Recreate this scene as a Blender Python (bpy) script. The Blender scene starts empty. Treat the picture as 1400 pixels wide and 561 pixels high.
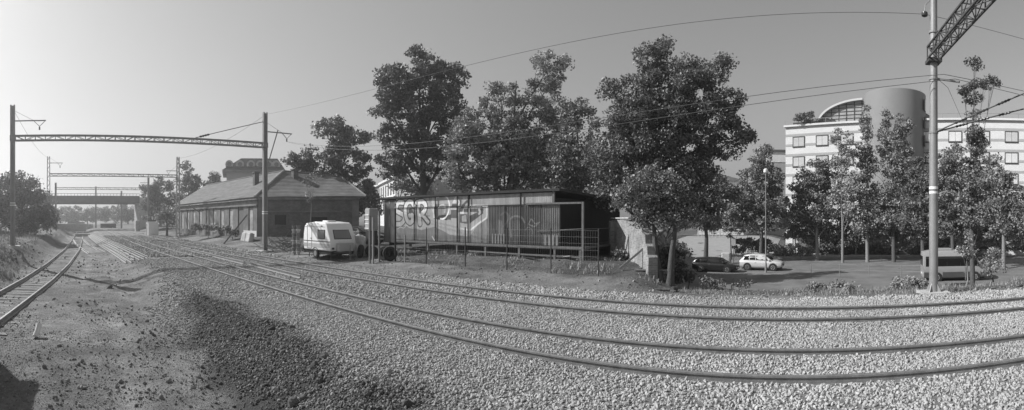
import bpy, bmesh, math, random
import numpy as np
from mathutils import Vector, Matrix

random.seed(7)
rng = np.random.default_rng(7)
scene = bpy.context.scene
col = scene.collection
pi = math.pi
R = math.radians

# ------------------------------------------------------------------ camera
# Swing-lens panorama: a central cylindrical lens, level, 640 px per radian on a 1400 px wide frame.
F = 640.0; HOR = 301.0; CAM_Z = 2.6; TURN = R(35.0)
cam_data = bpy.data.cameras.new('camera')
cam_data.type = 'PANO'
cam_data.panorama_type = 'CENTRAL_CYLINDRICAL'
cam_data.central_cylindrical_range_u_min = -700.0 / F
cam_data.central_cylindrical_range_u_max = 700.0 / F
cam_data.central_cylindrical_range_v_min = (HOR - 561.0) / F
cam_data.central_cylindrical_range_v_max = HOR / F
cam_data.central_cylindrical_radius = 1.0
cam_data.clip_start = 0.05
cam_data.clip_end = 6000
cam = bpy.data.objects.new('camera', cam_data)
col.objects.link(cam)
cam.location = (0, 0, CAM_Z)
cam.rotation_euler = (R(90), 0, TURN)
scene.camera = cam

# ------------------------------------------------------------------ light
SUN_PHI = R(-116.0)      # heading clockwise from +Y (away from the tracks)
SUN_EL = R(36.0)
world = bpy.data.worlds.new('World')
scene.world = world
world.use_nodes = True
wn = world.node_tree
wn.nodes.clear()
sky = wn.nodes.new('ShaderNodeTexSky')
sky.sky_type = 'NISHITA'
sky.sun_disc = False
sky.sun_elevation = SUN_EL
sky.sun_rotation = SUN_PHI
sky.air_density = 3.0
sky.dust_density = 0.3
sky.ozone_density = 1.0
tobw = wn.nodes.new('ShaderNodeRGBToBW')
bg = wn.nodes.new('ShaderNodeBackground')
bg.inputs['Strength'].default_value = 0.065
wo = wn.nodes.new('ShaderNodeOutputWorld')
wn.links.new(sky.outputs[0], tobw.inputs[0])
wn.links.new(tobw.outputs[0], bg.inputs['Color'])
wn.links.new(bg.outputs[0], wo.inputs['Surface'])

sun_data = bpy.data.lights.new('sun', 'SUN')
sun_data.energy = 5.0
sun_data.angle = R(0.53)
sun_data.color = (1, 1, 1)
sun = bpy.data.objects.new('sun', sun_data)
col.objects.link(sun)
sdir = Vector((math.sin(SUN_PHI) * math.cos(SUN_EL), math.cos(SUN_PHI) * math.cos(SUN_EL), math.sin(SUN_EL)))
sun.location = sdir * 200
sun.rotation_euler = sdir.to_track_quat('Z', 'Y').to_euler()

scene.view_settings.view_transform = 'Standard'
scene.view_settings.look = 'None'
scene.view_settings.exposure = 0.28
scene.view_settings.gamma = 1.0
scene.view_settings.use_curve_mapping = False
scene.render.engine = 'CYCLES'
scene.cycles.use_denoising = True
scene.cycles.max_bounces = 6
scene.cycles.diffuse_bounces = 2
scene.cycles.volume_bounces = 0
scene.cycles.transparent_max_bounces = 8

# ------------------------------------------------------------------ placing helpers
def phi(px): return (px - 700.0) / F - TURN
def P(px, r, z=0.0):
    a = phi(px)
    return Vector((r * math.sin(a), r * math.cos(a), z))
def Zp(py, r): return CAM_Z + r * (HOR - py) / F
def PP(px, py, r): return P(px, r, Zp(py, r))
def XatY(px, Y): return Y * math.tan(phi(px))
def sstep(a, b, t):
    u = np.clip((np.asarray(t, dtype=float) - a) / (b - a), 0, 1)
    return u * u * (3 - 2 * u)

def _hash(ix, iy, seed):
    h = (ix * 374761393 + iy * 668265263 + seed * 974711) & 0x7fffffff
    h = ((h ^ (h >> 13)) * 1274126177) & 0x7fffffff
    return ((h ^ (h >> 16)) & 0xffff) / 65535.0
def vnoise(x, y, seed=0):
    x = np.asarray(x, dtype=float); y = np.asarray(y, dtype=float)
    ix = np.floor(x).astype(np.int64); iy = np.floor(y).astype(np.int64)
    fx = x - ix; fy = y - iy
    fx = fx * fx * (3 - 2 * fx); fy = fy * fy * (3 - 2 * fy)
    a = _hash(ix, iy, seed); b = _hash(ix + 1, iy, seed)
    c = _hash(ix, iy + 1, seed); d = _hash(ix + 1, iy + 1, seed)
    return (a * (1 - fx) + b * fx) * (1 - fy) + (c * (1 - fx) + d * fx) * fy
def fbm(x, y, seed=0, oct=4):
    s = 0; amp = 0.5
    for k in range(oct):
        s = s + amp * (vnoise(x, y, seed + k) - 0.5) * 2
        x = np.asarray(x) * 2.03 + 11.3; y = np.asarray(y) * 2.03 - 7.1; amp *= 0.5
    return s

# ------------------------------------------------------------------ materials
MATS = {}
def mat(name, v=0.3, rough=0.8, var=0.25, scale=6.0, bump=0.0, bscale=40.0, metal=0.0, spec=0.3, attr=None, detail=6.0, streak=None):
    """Grey procedural material: base value times two scales of noise, optional bump."""
    m = bpy.data.materials.new(name); m.use_nodes = True
    nt = m.node_tree; N = nt.nodes; L = nt.links
    b = N['Principled BSDF']
    b.inputs['Roughness'].default_value = rough
    b.inputs['Metallic'].default_value = metal
    b.inputs['Specular IOR Level'].default_value = spec
    tc = N.new('ShaderNodeTexCoord')
    nz = N.new('ShaderNodeTexNoise'); nz.inputs['Scale'].default_value = scale
    nz.inputs['Detail'].default_value = detail; nz.inputs['Roughness'].default_value = 0.65
    src = tc.outputs['Object']
    if streak:
        mp = N.new('ShaderNodeMapping'); mp.inputs['Scale'].default_value = streak
        L.new(src, mp.inputs['Vector']); src = mp.outputs[0]
    L.new(src, nz.inputs['Vector'])
    mr = N.new('ShaderNodeMapRange')
    mr.inputs['From Min'].default_value = 0.25; mr.inputs['From Max'].default_value = 0.75
    mr.inputs['To Min'].default_value = 1 - var; mr.inputs['To Max'].default_value = 1 + var
    L.new(nz.outputs['Fac'], mr.inputs['Value'])
    mu = N.new('ShaderNodeMath'); mu.operation = 'MULTIPLY'
    L.new(mr.outputs[0], mu.inputs[0])
    if attr:
        at = N.new('ShaderNodeAttribute'); at.attribute_name = attr[0]; at.attribute_type = attr[1]
        L.new(at.outputs['Fac'], mu.inputs[1])
    else:
        mu.inputs[1].default_value = v
    L.new(mu.outputs[0], b.inputs['Base Color'])
    if bump > 0:
        n2 = N.new('ShaderNodeTexNoise'); n2.inputs['Scale'].default_value = bscale; n2.inputs['Detail'].default_value = 6
        L.new(tc.outputs['Object'], n2.inputs['Vector'])
        bp = N.new('ShaderNodeBump'); bp.inputs['Strength'].default_value = bump; bp.inputs['Distance'].default_value = 0.03
        L.new(n2.outputs['Fac'], bp.inputs['Height']); L.new(bp.outputs[0], b.inputs['Normal'])
    MATS[name] = m
    return m

def leafmat(name, v):
    m = bpy.data.materials.new(name); m.use_nodes = True
    nt = m.node_tree; N = nt.nodes; L = nt.links
    N.clear()
    out = N.new('ShaderNodeOutputMaterial')
    at = N.new('ShaderNodeAttribute'); at.attribute_name = 'shade'; at.attribute_type = 'GEOMETRY'
    mu = N.new('ShaderNodeMath'); mu.operation = 'MULTIPLY'; mu.inputs[1].default_value = v
    L.new(at.outputs['Fac'], mu.inputs[0])
    pr = N.new('ShaderNodeBsdfPrincipled'); pr.inputs['Roughness'].default_value = 0.5
    pr.inputs['Specular IOR Level'].default_value = 0.35
    tr = N.new('ShaderNodeBsdfTranslucent')
    L.new(mu.outputs[0], pr.inputs['Base Color']); L.new(mu.outputs[0], tr.inputs['Color'])
    mx = N.new('ShaderNodeMixShader'); mx.inputs[0].default_value = 0.18
    L.new(pr.outputs[0], mx.inputs[1]); L.new(tr.outputs[0], mx.inputs[2])
    L.new(mx.outputs[0], out.inputs['Surface'])
    MATS[name] = m
    return m

def brickmat(name, v1, v2, mortar, w=0.25, h=0.075, bump=0.6, stain=0.35):
    m = bpy.data.materials.new(name); m.use_nodes = True
    nt = m.node_tree; N = nt.nodes; L = nt.links
    b = N['Principled BSDF']; b.inputs['Roughness'].default_value = 0.9; b.inputs['Specular IOR Level'].default_value = 0.15
    uv = N.new('ShaderNodeUVMap'); uv.uv_map = 'metres'
    br = N.new('ShaderNodeTexBrick')
    br.inputs['Color1'].default_value = (v1,) * 3 + (1,); br.inputs['Color2'].default_value = (v2,) * 3 + (1,)
    br.inputs['Mortar'].default_value = (mortar,) * 3 + (1,)
    br.inputs['Scale'].default_value = 1.0; br.inputs['Mortar Size'].default_value = 0.008
    br.inputs['Brick Width'].default_value = w; br.inputs['Row Height'].default_value = h
    L.new(uv.outputs[0], br.inputs['Vector'])
    tc = N.new('ShaderNodeTexCoord')
    nz = N.new('ShaderNodeTexNoise'); nz.inputs['Scale'].default_value = 0.9; nz.inputs['Detail'].default_value = 8
    nz.inputs['Roughness'].default_value = 0.7
    L.new(tc.outputs['Object'], nz.inputs['Vector'])
    mr = N.new('ShaderNodeMapRange'); mr.inputs['From Min'].default_value = 0.3; mr.inputs['From Max'].default_value = 0.7
    mr.inputs['To Min'].default_value = 1 - stain; mr.inputs['To Max'].default_value = 1 + stain
    L.new(nz.outputs['Fac'], mr.inputs['Value'])
    mx = N.new('ShaderNodeMix'); mx.data_type = 'RGBA'; mx.blend_type = 'MULTIPLY'; mx.inputs['Factor'].default_value = 1
    L.new(br.outputs['Color'], mx.inputs['A']); L.new(mr.outputs[0], mx.inputs['B'])
    L.new(mx.outputs['Result'], b.inputs['Base Color'])
    bp = N.new('ShaderNodeBump'); bp.inputs['Strength'].default_value = bump; bp.inputs['Distance'].default_value = 0.012
    L.new(br.outputs['Fac'], bp.inputs['Height']); bp.invert = True
    L.new(bp.outputs[0], b.inputs['Normal'])
    MATS[name] = m
    return m

def glassmat(name, v=0.03, rough=0.08):
    m = bpy.data.materials.new(name); m.use_nodes = True
    b = m.node_tree.nodes['Principled BSDF']
    b.inputs['Base Color'].default_value = (v, v, v, 1); b.inputs['Roughness'].default_value = rough
    b.inputs['Specular IOR Level'].default_value = 0.4
    MATS[name] = m
    return m

mat('terrain', attr=('albedo', 'GEOMETRY'), var=0.3, scale=9.0, rough=0.95, bump=0.9, bscale=55, spec=0.1)
def terrain_relief(m):
    nt = m.node_tree; N = nt.nodes; L = nt.links; b = N['Principled BSDF']; old = b.inputs['Normal'].links[0].from_node
    tc = N.new('ShaderNodeTexCoord'); prev = old.outputs[0]
    for sc_, dist, st in ((7.0, .09, .75), (19.0, .05, .8)):
        n = N.new('ShaderNodeTexNoise'); n.inputs['Scale'].default_value = sc_; n.inputs['Detail'].default_value = 7; n.inputs['Roughness'].default_value = .7
        L.new(tc.outputs['Object'], n.inputs['Vector'])
        bp = N.new('ShaderNodeBump'); bp.inputs['Strength'].default_value = st; bp.inputs['Distance'].default_value = dist
        L.new(n.outputs['Fac'], bp.inputs['Height']); L.new(prev, bp.inputs['Normal']); prev = bp.outputs[0]
    L.new(prev, b.inputs['Normal'])
terrain_relief(MATS['terrain'])
mat('stone', attr=('shade', 'INSTANCER'), var=0.22, scale=14.0, rough=0.9, spec=0.15)
mat('asphalt', 0.17, 0.9, 0.32, 0.5, 0.3, 90, spec=0.2)
mat('pavement', 0.30, 0.9, 0.18, 1.5, 0.3, 60, spec=0.2)
mat('rail_steel', 0.21, 0.55, 0.35, 5.0, 0.15, 60, metal=0.35, spec=0.4)
mat('rail_worn', 0.27, 0.42, 0.25, 5.0, 0.1, 60, metal=0.5, spec=0.4)
mat('sleeper_wood', 0.20, 0.9, 0.4, 9.0, 0.6, 30, streak=(1, 8, 8))
mat('mast_steel', 0.24, 0.6, 0.2, 3.0, 0.1, 30, metal=0.2)
mat('mast_light', 0.25, 0.5, 0.18, 2.0, 0.1, 30, metal=0.2)
mat('mast_dark', 0.07, 0.6, 0.3, 3.0, 0.1, 30)
mat('white_paint', 0.75, 0.5, 0.08, 2.0)
mat('concrete', 0.42, 0.9, 0.25, 3.0, 0.4, 40)
mat('wire', 0.10, 0.6, 0.1, 2.0)
mat('insulator', 0.05, 0.25, 0.1, 2.0)
mat('bark', 0.09, 0.95, 0.4, 7.0, 0.8, 25, streak=(3, 3, 0.6))
mat('bark_light', 0.22, 0.95, 0.3, 7.0, 0.8, 25, streak=(3, 3, 0.6))
leafmat('leaf_dark', 0.17)
leafmat('leaf_mid', 0.22)
leafmat('leaf_light', 0.28)
leafmat('leaf_pale', 0.33)
leafmat('grass_blade', 0.3)
brickmat('brick_wall', 0.30, 0.2, 0.36)
brickmat('brick_dark', 0.16, 0.11, 0.2)
mat('plaster_grey', 0.19, 0.9, 0.55, 0.7, 0.4, 20)
mat('plaster_light', 0.40, 0.9, 0.6, 1.0, 0.4, 20)
mat('plaster_white', 0.68, 0.85, 0.1, 0.6)
mat('plaster_far', 0.36, 0.9, 0.15, 0.5)
mat('roof_tile', 0.14, 0.9, 0.4, 1.2, 0.5, 9, streak=(0.5, 1, 3))
mat('roof_far', 0.085, 0.8, 0.2, 0.8)
mat('roof_felt', 0.045, 0.9, 0.3, 1.5, 0.4, 20)
mat('timber_dark', 0.02, 0.9, 0.4, 3.0, 0.4, 30, streak=(4, 4, 0.5))
mat('timber', 0.16, 0.9, 0.35, 3.0, 0.4, 30, streak=(4, 4, 0.5))
mat('timber_pale', 0.24, 0.85, 0.25, 3.0, 0.3, 30, streak=(4, 4, 0.5))
mat('painted_sheet', attr=('paint', 'GEOMETRY'), var=0.22, scale=2.5, rough=0.7, streak=(3, 3, 0.5))
mat('panel_light', 0.30, 0.8, 0.22, 1.2, streak=(1, 1, 2))
mat('tarp', 0.6, 0.6, 0.15, 2.0, 0.3, 12)
mat('rubber', 0.02, 0.75, 0.2, 8.0)
mat('black_plastic', 0.025, 0.5, 0.1, 4.0)
mat('chrome', 0.6, 0.25, 0.1, 4.0, metal=0.8)
mat('car_black', 0.018, 0.22, 0.05, 1.0, spec=0.6)
mat('car_silver', 0.6, 0.28, 0.04, 1.0, metal=0.15, spec=0.6)
mat('bus_silver', 0.30, 0.35, 0.06, 1.0, spec=0.5)
mat('bus_dark', 0.06, 0.4, 0.06, 1.0, spec=0.5)
mat('caravan_white', 0.78, 0.4, 0.07, 1.5, spec=0.4)
mat('caravan_grey', 0.42, 0.45, 0.1, 1.5)
glassmat('dark_glass', 0.008)
glassmat('pale_glass', 0.2, 0.2)
glassmat('far_pane', 0.1, 0.25)
mat('curtain_pane', 0.6, 0.35, 0.15, 1.0, spec=0.6)
def vary_by_object(m, lo, hi):
    nt = m.node_tree; b = nt.nodes['Principled BSDF']; src = b.inputs['Base Color'].links[0].from_socket
    oi = nt.nodes.new('ShaderNodeObjectInfo'); mr = nt.nodes.new('ShaderNodeMapRange'); mr.inputs['To Min'].default_value = lo; mr.inputs['To Max'].default_value = hi
    mu = nt.nodes.new('ShaderNodeMath'); mu.operation = 'MULTIPLY'
    nt.links.new(oi.outputs['Random'], mr.inputs['Value']); nt.links.new(src, mu.inputs[0]); nt.links.new(mr.outputs[0], mu.inputs[1]); nt.links.new(mu.outputs[0], b.inputs['Base Color'])
vary_by_object(MATS['curtain_pane'], .45, 1.15)
mat('frame_dark', 0.04, 0.6, 0.1, 2.0)
mat('hotel_light', 0.62, 0.85, 0.06, 0.8)
mat('hotel_band', 0.36, 0.85, 0.08, 0.8)
mat('hotel_tower', 0.23, 0.75, 0.07, 0.6)
mat('metal_roof', 0.55, 0.35, 0.05, 1.0, metal=0.5)
mat('bridge_steel', 0.12, 0.8, 0.25, 0.7)
mat('soil_clod', 0.12, 0.95, 0.4, 6.0, 0.5, 30)

# ------------------------------------------------------------------ mesh helpers
def tag(o, label=None, cat=None, group=None, kind=None):
    if label: o['label'] = label
    if cat: o['category'] = cat
    if group: o['group'] = group
    if kind: o['kind'] = kind
    return o
def empty(name, loc=(0, 0, 0), rz=0.0, label=None, cat=None, group=None, kind=None):
    o = bpy.data.objects.new(name, None); col.objects.link(o)
    o.empty_display_size = 0.3
    o.location = loc; o.rotation_euler = (0, 0, rz)
    return tag(o, label, cat, group, kind)

class MB:
    """collects shapes; build() links them as one mesh object"""
    def __init__(s): s.v = []; s.f = []
    def add(s, vs, fs):
        o = len(s.v); s.v.extend([tuple(v) for v in vs]); s.f.extend([tuple(i + o for i in f) for f in fs]); return s
    def box(s, x0, x1, y0, y1, z0, z1):
        vs = [(x0,y0,z0),(x1,y0,z0),(x1,y1,z0),(x0,y1,z0),(x0,y0,z1),(x1,y0,z1),(x1,y1,z1),(x0,y1,z1)]
        return s.add(vs, [(0,3,2,1),(4,5,6,7),(0,1,5,4),(1,2,6,5),(2,3,7,6),(3,0,4,7)])
    def bar(s, a, b, w, h=None, up=(0,0,1)):
        """rectangular bar from a to b"""
        a = Vector(a); b = Vector(b); d = (b - a).normalized(); h = h or w
        u = Vector(up)
        if abs(d.dot(u)) > 0.98: u = Vector((1, 0, 0))
        sx = d.cross(u).normalized() * (w / 2); uz = sx.cross(d).normalized() * (h / 2)
        vs = [a-sx-uz, a+sx-uz, a+sx+uz, a-sx+uz, b-sx-uz, b+sx-uz, b+sx+uz, b-sx+uz]
        return s.add(vs, [(0,3,2,1),(4,5,6,7),(0,1,5,4),(1,2,6,5),(2,3,7,6),(3,0,4,7)])
    def tube(s, pts, rad, n=8, cap=True):
        pts = [Vector(p) for p in pts]
        if not hasattr(rad, '__len__'): rad = [rad] * len(pts)
        o = len(s.v); prev = None
        for i, p in enumerate(pts):
            d = (pts[min(i+1, len(pts)-1)] - pts[max(i-1, 0)]).normalized()
            if prev is None:
                u = Vector((0,0,1)) if abs(d.z) < 0.9 else Vector((1,0,0))
                a = d.cross(u).normalized()
            else:
                a = (prev - d * prev.dot(d)).normalized()
            prev = a; b = d.cross(a)
            for k in range(n):
                t = 2*pi*k/n
                s.v.append(tuple(p + (a*math.cos(t) + b*math.sin(t)) * rad[i]))
        for i in range(len(pts)-1):
            for k in range(n):
                s.f.append((o+i*n+k, o+i*n+(k+1)%n, o+(i+1)*n+(k+1)%n, o+(i+1)*n+k))
        if cap:
            s.f.append(tuple(o+k for k in range(n))[::-1]); s.f.append(tuple(o+(len(pts)-1)*n+k for k in range(n)))
        return s
    def lathe(s, prof, n=16, c=(0,0,0), axis='z'):
        o = len(s.v)
        for (r, z) in prof:
            for k in range(n):
                t = 2*pi*k/n
                p = (r*math.cos(t), r*math.sin(t), z)
                if axis == 'y': p = (p[0], p[2], p[1])
                if axis == 'x': p = (p[2], p[0], p[1])
                s.v.append((p[0]+c[0], p[1]+c[1], p[2]+c[2]))
        for i in range(len(prof)-1):
            for k in range(n):
                s.f.append((o+i*n+k, o+i*n+(k+1)%n, o+(i+1)*n+(k+1)%n, o+(i+1)*n+k))
        s.f.append(tuple(o+k for k in range(n))[::-1]); s.f.append(tuple(o+(len(prof)-1)*n+k for k in range(n)))
        return s
    def prism(s, poly, a, b, plane='xz'):
        """extrude polygon (list of 2D) between a and b along the missing axis"""
        n = len(poly)
        def pt(p, t):
            if plane == 'xz': return (p[0], t, p[1])
            if plane == 'yz': return (t, p[0], p[1])
            return (p[0], p[1], t)
        vs = [pt(p, a) for p in poly] + [pt(p, b) for p in poly]
        fs = [tuple(range(n)), tuple(range(n, 2*n))[::-1]] + [(i, n+i, n+(i+1)%n, (i+1)%n) for i in range(n)]
        return s.add(vs, fs)
    def quad(s, a, b, c, d): return s.add([a, b, c, d], [(0,1,2,3)])
    def build(s, name, m, parent=None, smooth=False, bevel=0.0, uv=False, seg=2, angle=30):
        me = bpy.data.meshes.new(name)
        me.from_pydata(s.v, [], s.f)
        bm = bmesh.new(); bm.from_mesh(me)
        bmesh.ops.recalc_face_normals(bm, faces=bm.faces)
        if bevel > 0:
            ed = [e for e in bm.edges if len(e.link_faces) == 2 and e.calc_face_angle(0) > R(angle)]
            bmesh.ops.bevel(bm, geom=ed, offset=bevel, segments=seg, affect='EDGES', profile=0.5, clamp_overlap=True)
        bm.to_mesh(me); bm.free()
        if smooth:
            for p in me.polygons: p.use_smooth = True
            me.set_sharp_from_angle(angle=R(40))
        if uv: metre_uv(me)
        return link(name, me, m, parent)
def metre_uv(me):
    lay = me.uv_layers.new(name='metres')
    for p in me.polygons:
        n = p.normal
        if abs(n.z) > 0.8: ax = (Vector((1,0,0)), Vector((0,1,0)))
        else:
            h = Vector((-n.y, n.x, 0)).normalized(); ax = (h, Vector((0,0,1)))
        for li in p.loop_indices:
            c = me.vertices[me.loops[li].vertex_index].co
            lay.data[li].uv = (c.dot(ax[0]), c.dot(ax[1]))
def link(name, me, m, parent=None):
    if isinstance(m, str): m = MATS[m]
    if m and not me.materials: me.materials.append(m)
    o = bpy.data.objects.new(name, me); col.objects.link(o)
    if parent is not None: o.parent = parent
    return o
def copy_tree(o, parent=None):
    c = o.copy(); col.objects.link(c); c.parent = parent
    for ch in o.children: copy_tree(ch, c)
    return c
def np_mesh(name, V, Fq, m, attrs=None, parent=None):
    """fast mesh from arrays; Fq is (n,k)"""
    me = bpy.data.meshes.new(name)
    n, k = Fq.shape
    me.vertices.add(len(V)); me.vertices.foreach_set('co', V.astype(np.float32).ravel())
    me.loops.add(n*k); me.loops.foreach_set('vertex_index', Fq.astype(np.int32).ravel())
    me.polygons.add(n); me.polygons.foreach_set('loop_start', (np.arange(n)*k).astype(np.int32))
    me.update(calc_edges=True)
    for (an, dom, data) in attrs or []:
        at = me.attributes.new(an, 'FLOAT', dom); at.data.foreach_set('value', data.astype(np.float32))
    return link(name, me, m, parent)

# ------------------------------------------------------------------ terrain
STREET_Z = -2.4
def siding_left(x):   # Y of the siding's left rail at x
    return np.interp(x, [-130, -73, -46.9, -31.5, -23.4, -19.0, -13.9, -10, -4, 4], [4.2, 1.6, 0.2, -1.06, -1.95, -2.56, -3.3, -3.95, -5.2, -7.2])
def far_shift(x):     # gentle bend of the main line far away
    u = np.clip(-np.asarray(x, dtype=float) - 36, 0, None)
    return 0.042 * u * u / (u + 14)
def ground(x, y):
    x = np.asarray(x, dtype=float); y = np.asarray(y, dtype=float)
    yy = y - far_shift(x)
    n1 = fbm(x*0.55, y*0.55, 3, 4); n2 = fbm(x*2.3, y*2.3, 9, 3)
    # dirt foreground
    dirt = -0.42 + 0.12*n1 + 0.05*n2 + 0.03*fbm(x*5, y*5, 13, 3)
    rut = np.exp(-((yy - 1.2 - 0.3*np.sin(x*0.35))/0.25)**2) + np.exp(-((yy - 2.9 - 0.3*np.sin(x*0.35))/0.25)**2)
    dirt = dirt - 0.06*rut*sstep(-3, -7, x)
    sl = siding_left(x); ds = sl - y
    near_sid = np.exp(-((y - sl - 0.75)/1.5)**2)*sstep(-2, -6, x)
    dirt = dirt*(1-near_sid) + (-0.49 + 0.03*n2)*near_sid
    bank = sstep(0.5, 3.2, ds)*(1.05 + 0.25*n1 + 0.10*n2) + sstep(3.0, 12, ds)*0.6
    dirt = dirt + bank*sstep(-12, -20, x)
    # ballast platform
    crest = 4.9 - 2.1*sstep(-6.5, -3.5, x) + 0.25*n1 + 0.6*sstep(-17, -30, x)
    foot = crest - 2.2
    up = sstep(0, 1, (yy - foot)/(crest - foot))
    ball = 0.05 + 0.025*n1
    hump = 0.22*np.exp(-((yy-crest+0.4)/0.8)**2)*sstep(-19, -14, x)*sstep(-3.0, -6, x)*(0.7+0.6*n1)
    z = dirt*(1-up) + ball*up + hump
    # yard beyond the tracks
    yard = 0.05 + 0.24*sstep(15.2, 17.3, yy) + 0.36*sstep(17.6, 20, yy) + 0.3*sstep(20, 34, yy) + 0.07*n1*sstep(15.2, 16.5, yy) + 0.03*n2*sstep(15.2, 16.5, yy)
    yard = yard + 0.22*sstep(-28, -45, x)*sstep(15.5, 19, yy)
    # drop to the street on the right
    right = sstep(-6.6, -4.6, x + 0.28*(np.clip(y, 19, 200)-19))
    drop = 0.02 - 0.32*sstep(15.7, 18.0, y) + 0.06*n1*sstep(15.6, 17, y) + (STREET_Z + 0.06)*sstep(18.6, 26.5, y)
    ramp = 2.0*sstep(54, 95, y)*sstep(2.0, -7.0, x - 0.0*y)
    drop = drop + ramp
    far_side = yard*(1-right) + drop*right
    up2 = sstep(14.6, 15.6, yy)
    z = z*(1-up2) + far_side*up2
    # flatten noise very far away
    return z
def ballast_mask(x, y):
    yy = y - far_shift(x)
    n = fbm(x*0.9, y*0.9, 21, 4)
    lo = 3.0 - 0.9*sstep(-6.5, -3.5, x) + 1.8*sstep(-15, -22, x)
    hi = 15.2 + 0.25*sstep(-6, 4, x) - 0.5*sstep(-14, -22, x)
    a = sstep(-0.35, 0.35, yy - lo + 0.7*n); b = sstep(0.3, -0.3, yy - hi + 0.45*n)
    return a*b*sstep(-120, -95, x)
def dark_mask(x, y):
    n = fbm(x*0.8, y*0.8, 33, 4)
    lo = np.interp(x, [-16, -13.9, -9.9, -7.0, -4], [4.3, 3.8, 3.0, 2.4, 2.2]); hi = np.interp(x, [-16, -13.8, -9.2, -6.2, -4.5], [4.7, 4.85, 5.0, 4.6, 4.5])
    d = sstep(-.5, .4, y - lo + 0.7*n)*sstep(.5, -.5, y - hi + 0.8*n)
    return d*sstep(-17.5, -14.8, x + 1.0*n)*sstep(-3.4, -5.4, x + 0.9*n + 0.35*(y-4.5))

def axis(lo, hi, dlo, dhi, step, grow=1.09, mx=60):
    a = list(np.arange(dlo, dhi + 1e-6, step))
    s = step; v = a[0]
    left = []
    while v > lo:
        s = min(s*grow, mx); v -= s; left.append(v)
    s = step; v = a[-1]; rightv = []
    while v < hi:
        s = min(s*grow, mx); v += s; rightv.append(v)
    return np.array(left[::-1] + a + rightv)
gx = axis(-1600, 1600, -34, 20, 0.16); gy = axis(-1200, 1600, -5, 22, 0.16)
GX, GY = np.meshgrid(gx, gy)
GZ = ground(GX, GY)
nx, ny = len(gx), len(gy)
idx = np.arange(nx*ny).reshape(ny, nx)
quads = np.stack([idx[:-1, :-1], idx[:-1, 1:], idx[1:, 1:], idx[1:, :-1]], -1).reshape(-1, 4)
bm_ = ballast_mask(GX, GY); dm_ = dark_mask(GX, GY)
nA = fbm(GX*0.35, GY*0.35, 51, 5); nB = fbm(GX*1.7, GY*1.7, 57, 4)
soil = 0.20 + 0.08*nA + 0.10*nB
rutm = np.exp(-((GY - 1.2 - 0.3*np.sin(GX*0.35))/0.32)**2) + np.exp(-((GY - 2.7 - 0.3*np.sin(GX*0.35))/0.32)**2)
soil = soil + 0.075*rutm*sstep(-3, -7, GX)*(.6 + nB)
soil = soil*(1 - 0.45*sstep(17.2, 18.6, GY - far_shift(GX))*sstep(-5, -7, GX))
verge = sstep(16.2, 17.2, GY)*sstep(-6.5, -3.5, GX)
soil = soil*(1-verge) + (0.13+0.04*nB)*verge
lbank = sstep(0.8, 2.2, siding_left(GX) - GY)*sstep(-10, -16, GX)
soil = soil*(1-lbank) + (0.17+0.07*nB)*lbank
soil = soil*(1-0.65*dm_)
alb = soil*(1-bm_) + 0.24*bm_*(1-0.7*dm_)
alb = np.where(np.hypot(GX, GY) > 150, 0.16, alb)
terrain = np_mesh('ground', np.stack([GX.ravel(), GY.ravel(), GZ.ravel()], -1), quads, 'terrain',
                  [('albedo', 'POINT', np.clip(alb, 0.03, 0.6).ravel())])
for p in terrain.data.polygons: p.use_smooth = True
tag(terrain, 'pale trampled dirt and embankment ground across the whole site', 'ground', kind='structure')
def gz(x, y): return float(ground(x, y))

# street, car park and pavements beyond the embankment (sheets following the ground)
def sheet(name, xs, ys, dz, m, label):
    X, Y = np.meshgrid(xs, ys)
    Z = np.where(True, ground(X, Y), 0) + dz
    i = np.arange(X.size).reshape(X.shape)
    q = np.stack([i[:-1, :-1], i[:-1, 1:], i[1:, 1:], i[1:, :-1]], -1).reshape(-1, 4)
    o = np_mesh(name, np.stack([X.ravel(), Y.ravel(), Z.ravel()], -1), q, m)
    return tag(o, label, name.replace('_', ' '), kind='structure')
sheet('street', np.linspace(-17, 70, 120), np.linspace(27.5, 62, 70), 0.03, 'asphalt', 'grey asphalt street and car park below the embankment')
sheet('side_street', np.linspace(-22, -3.5, 40), np.linspace(62.02, 100, 60), 0.035, 'pavement', 'pale side street climbing away behind the parked cars')
kerbm = MB()
kerbm.box(-3.4, 70, 62.05, 64.6, STREET_Z - 0.2, STREET_Z + 0.16)
tag(kerbm.build('pavement', 'pavement', bevel=0.02), 'raised pavement with kerb along the foot of the hotel trees', 'pavement', kind='structure')

# ------------------------------------------------------------------ ballast stones (uncountable: geometry nodes)
def rock_mesh(seed):
    r_ = random.Random(seed)
    bm = bmesh.new(); bmesh.ops.create_icosphere(bm, subdivisions=2, radius=0.5)
    pl = []
    for k in range(9):
        d = Vector((r_.uniform(-1,1), r_.uniform(-1,1), r_.uniform(-1,1))).normalized(); pl.append((d, r_.uniform(0.26, 0.42)))
    for v in bm.verts:
        for d, h in pl:
            t = v.co.dot(d)
            if t > h: v.co -= d*(t-h)
        v.co += Vector((r_.uniform(-.02,.02), r_.uniform(-.02,.02), r_.uniform(-.02,.02)))
    sc = Vector((r_.uniform(.95,1.35), r_.uniform(.8,1.1), r_.uniform(.6,.85)))
    for v in bm.verts: v.co = Vector((v.co.x*sc.x, v.co.y*sc.y, v.co.z*sc.z))
    me = bpy.data.meshes.new('stone_shape'); bm.to_mesh(me); bm.free()
    me.materials.append(MATS['stone'])
    return me
rock_col = bpy.data.collections.new('stone_shapes')
for k in range(6):
    rock_col.objects.link(bpy.data.objects.new('stone_shape', rock_mesh(100+k)))
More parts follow.
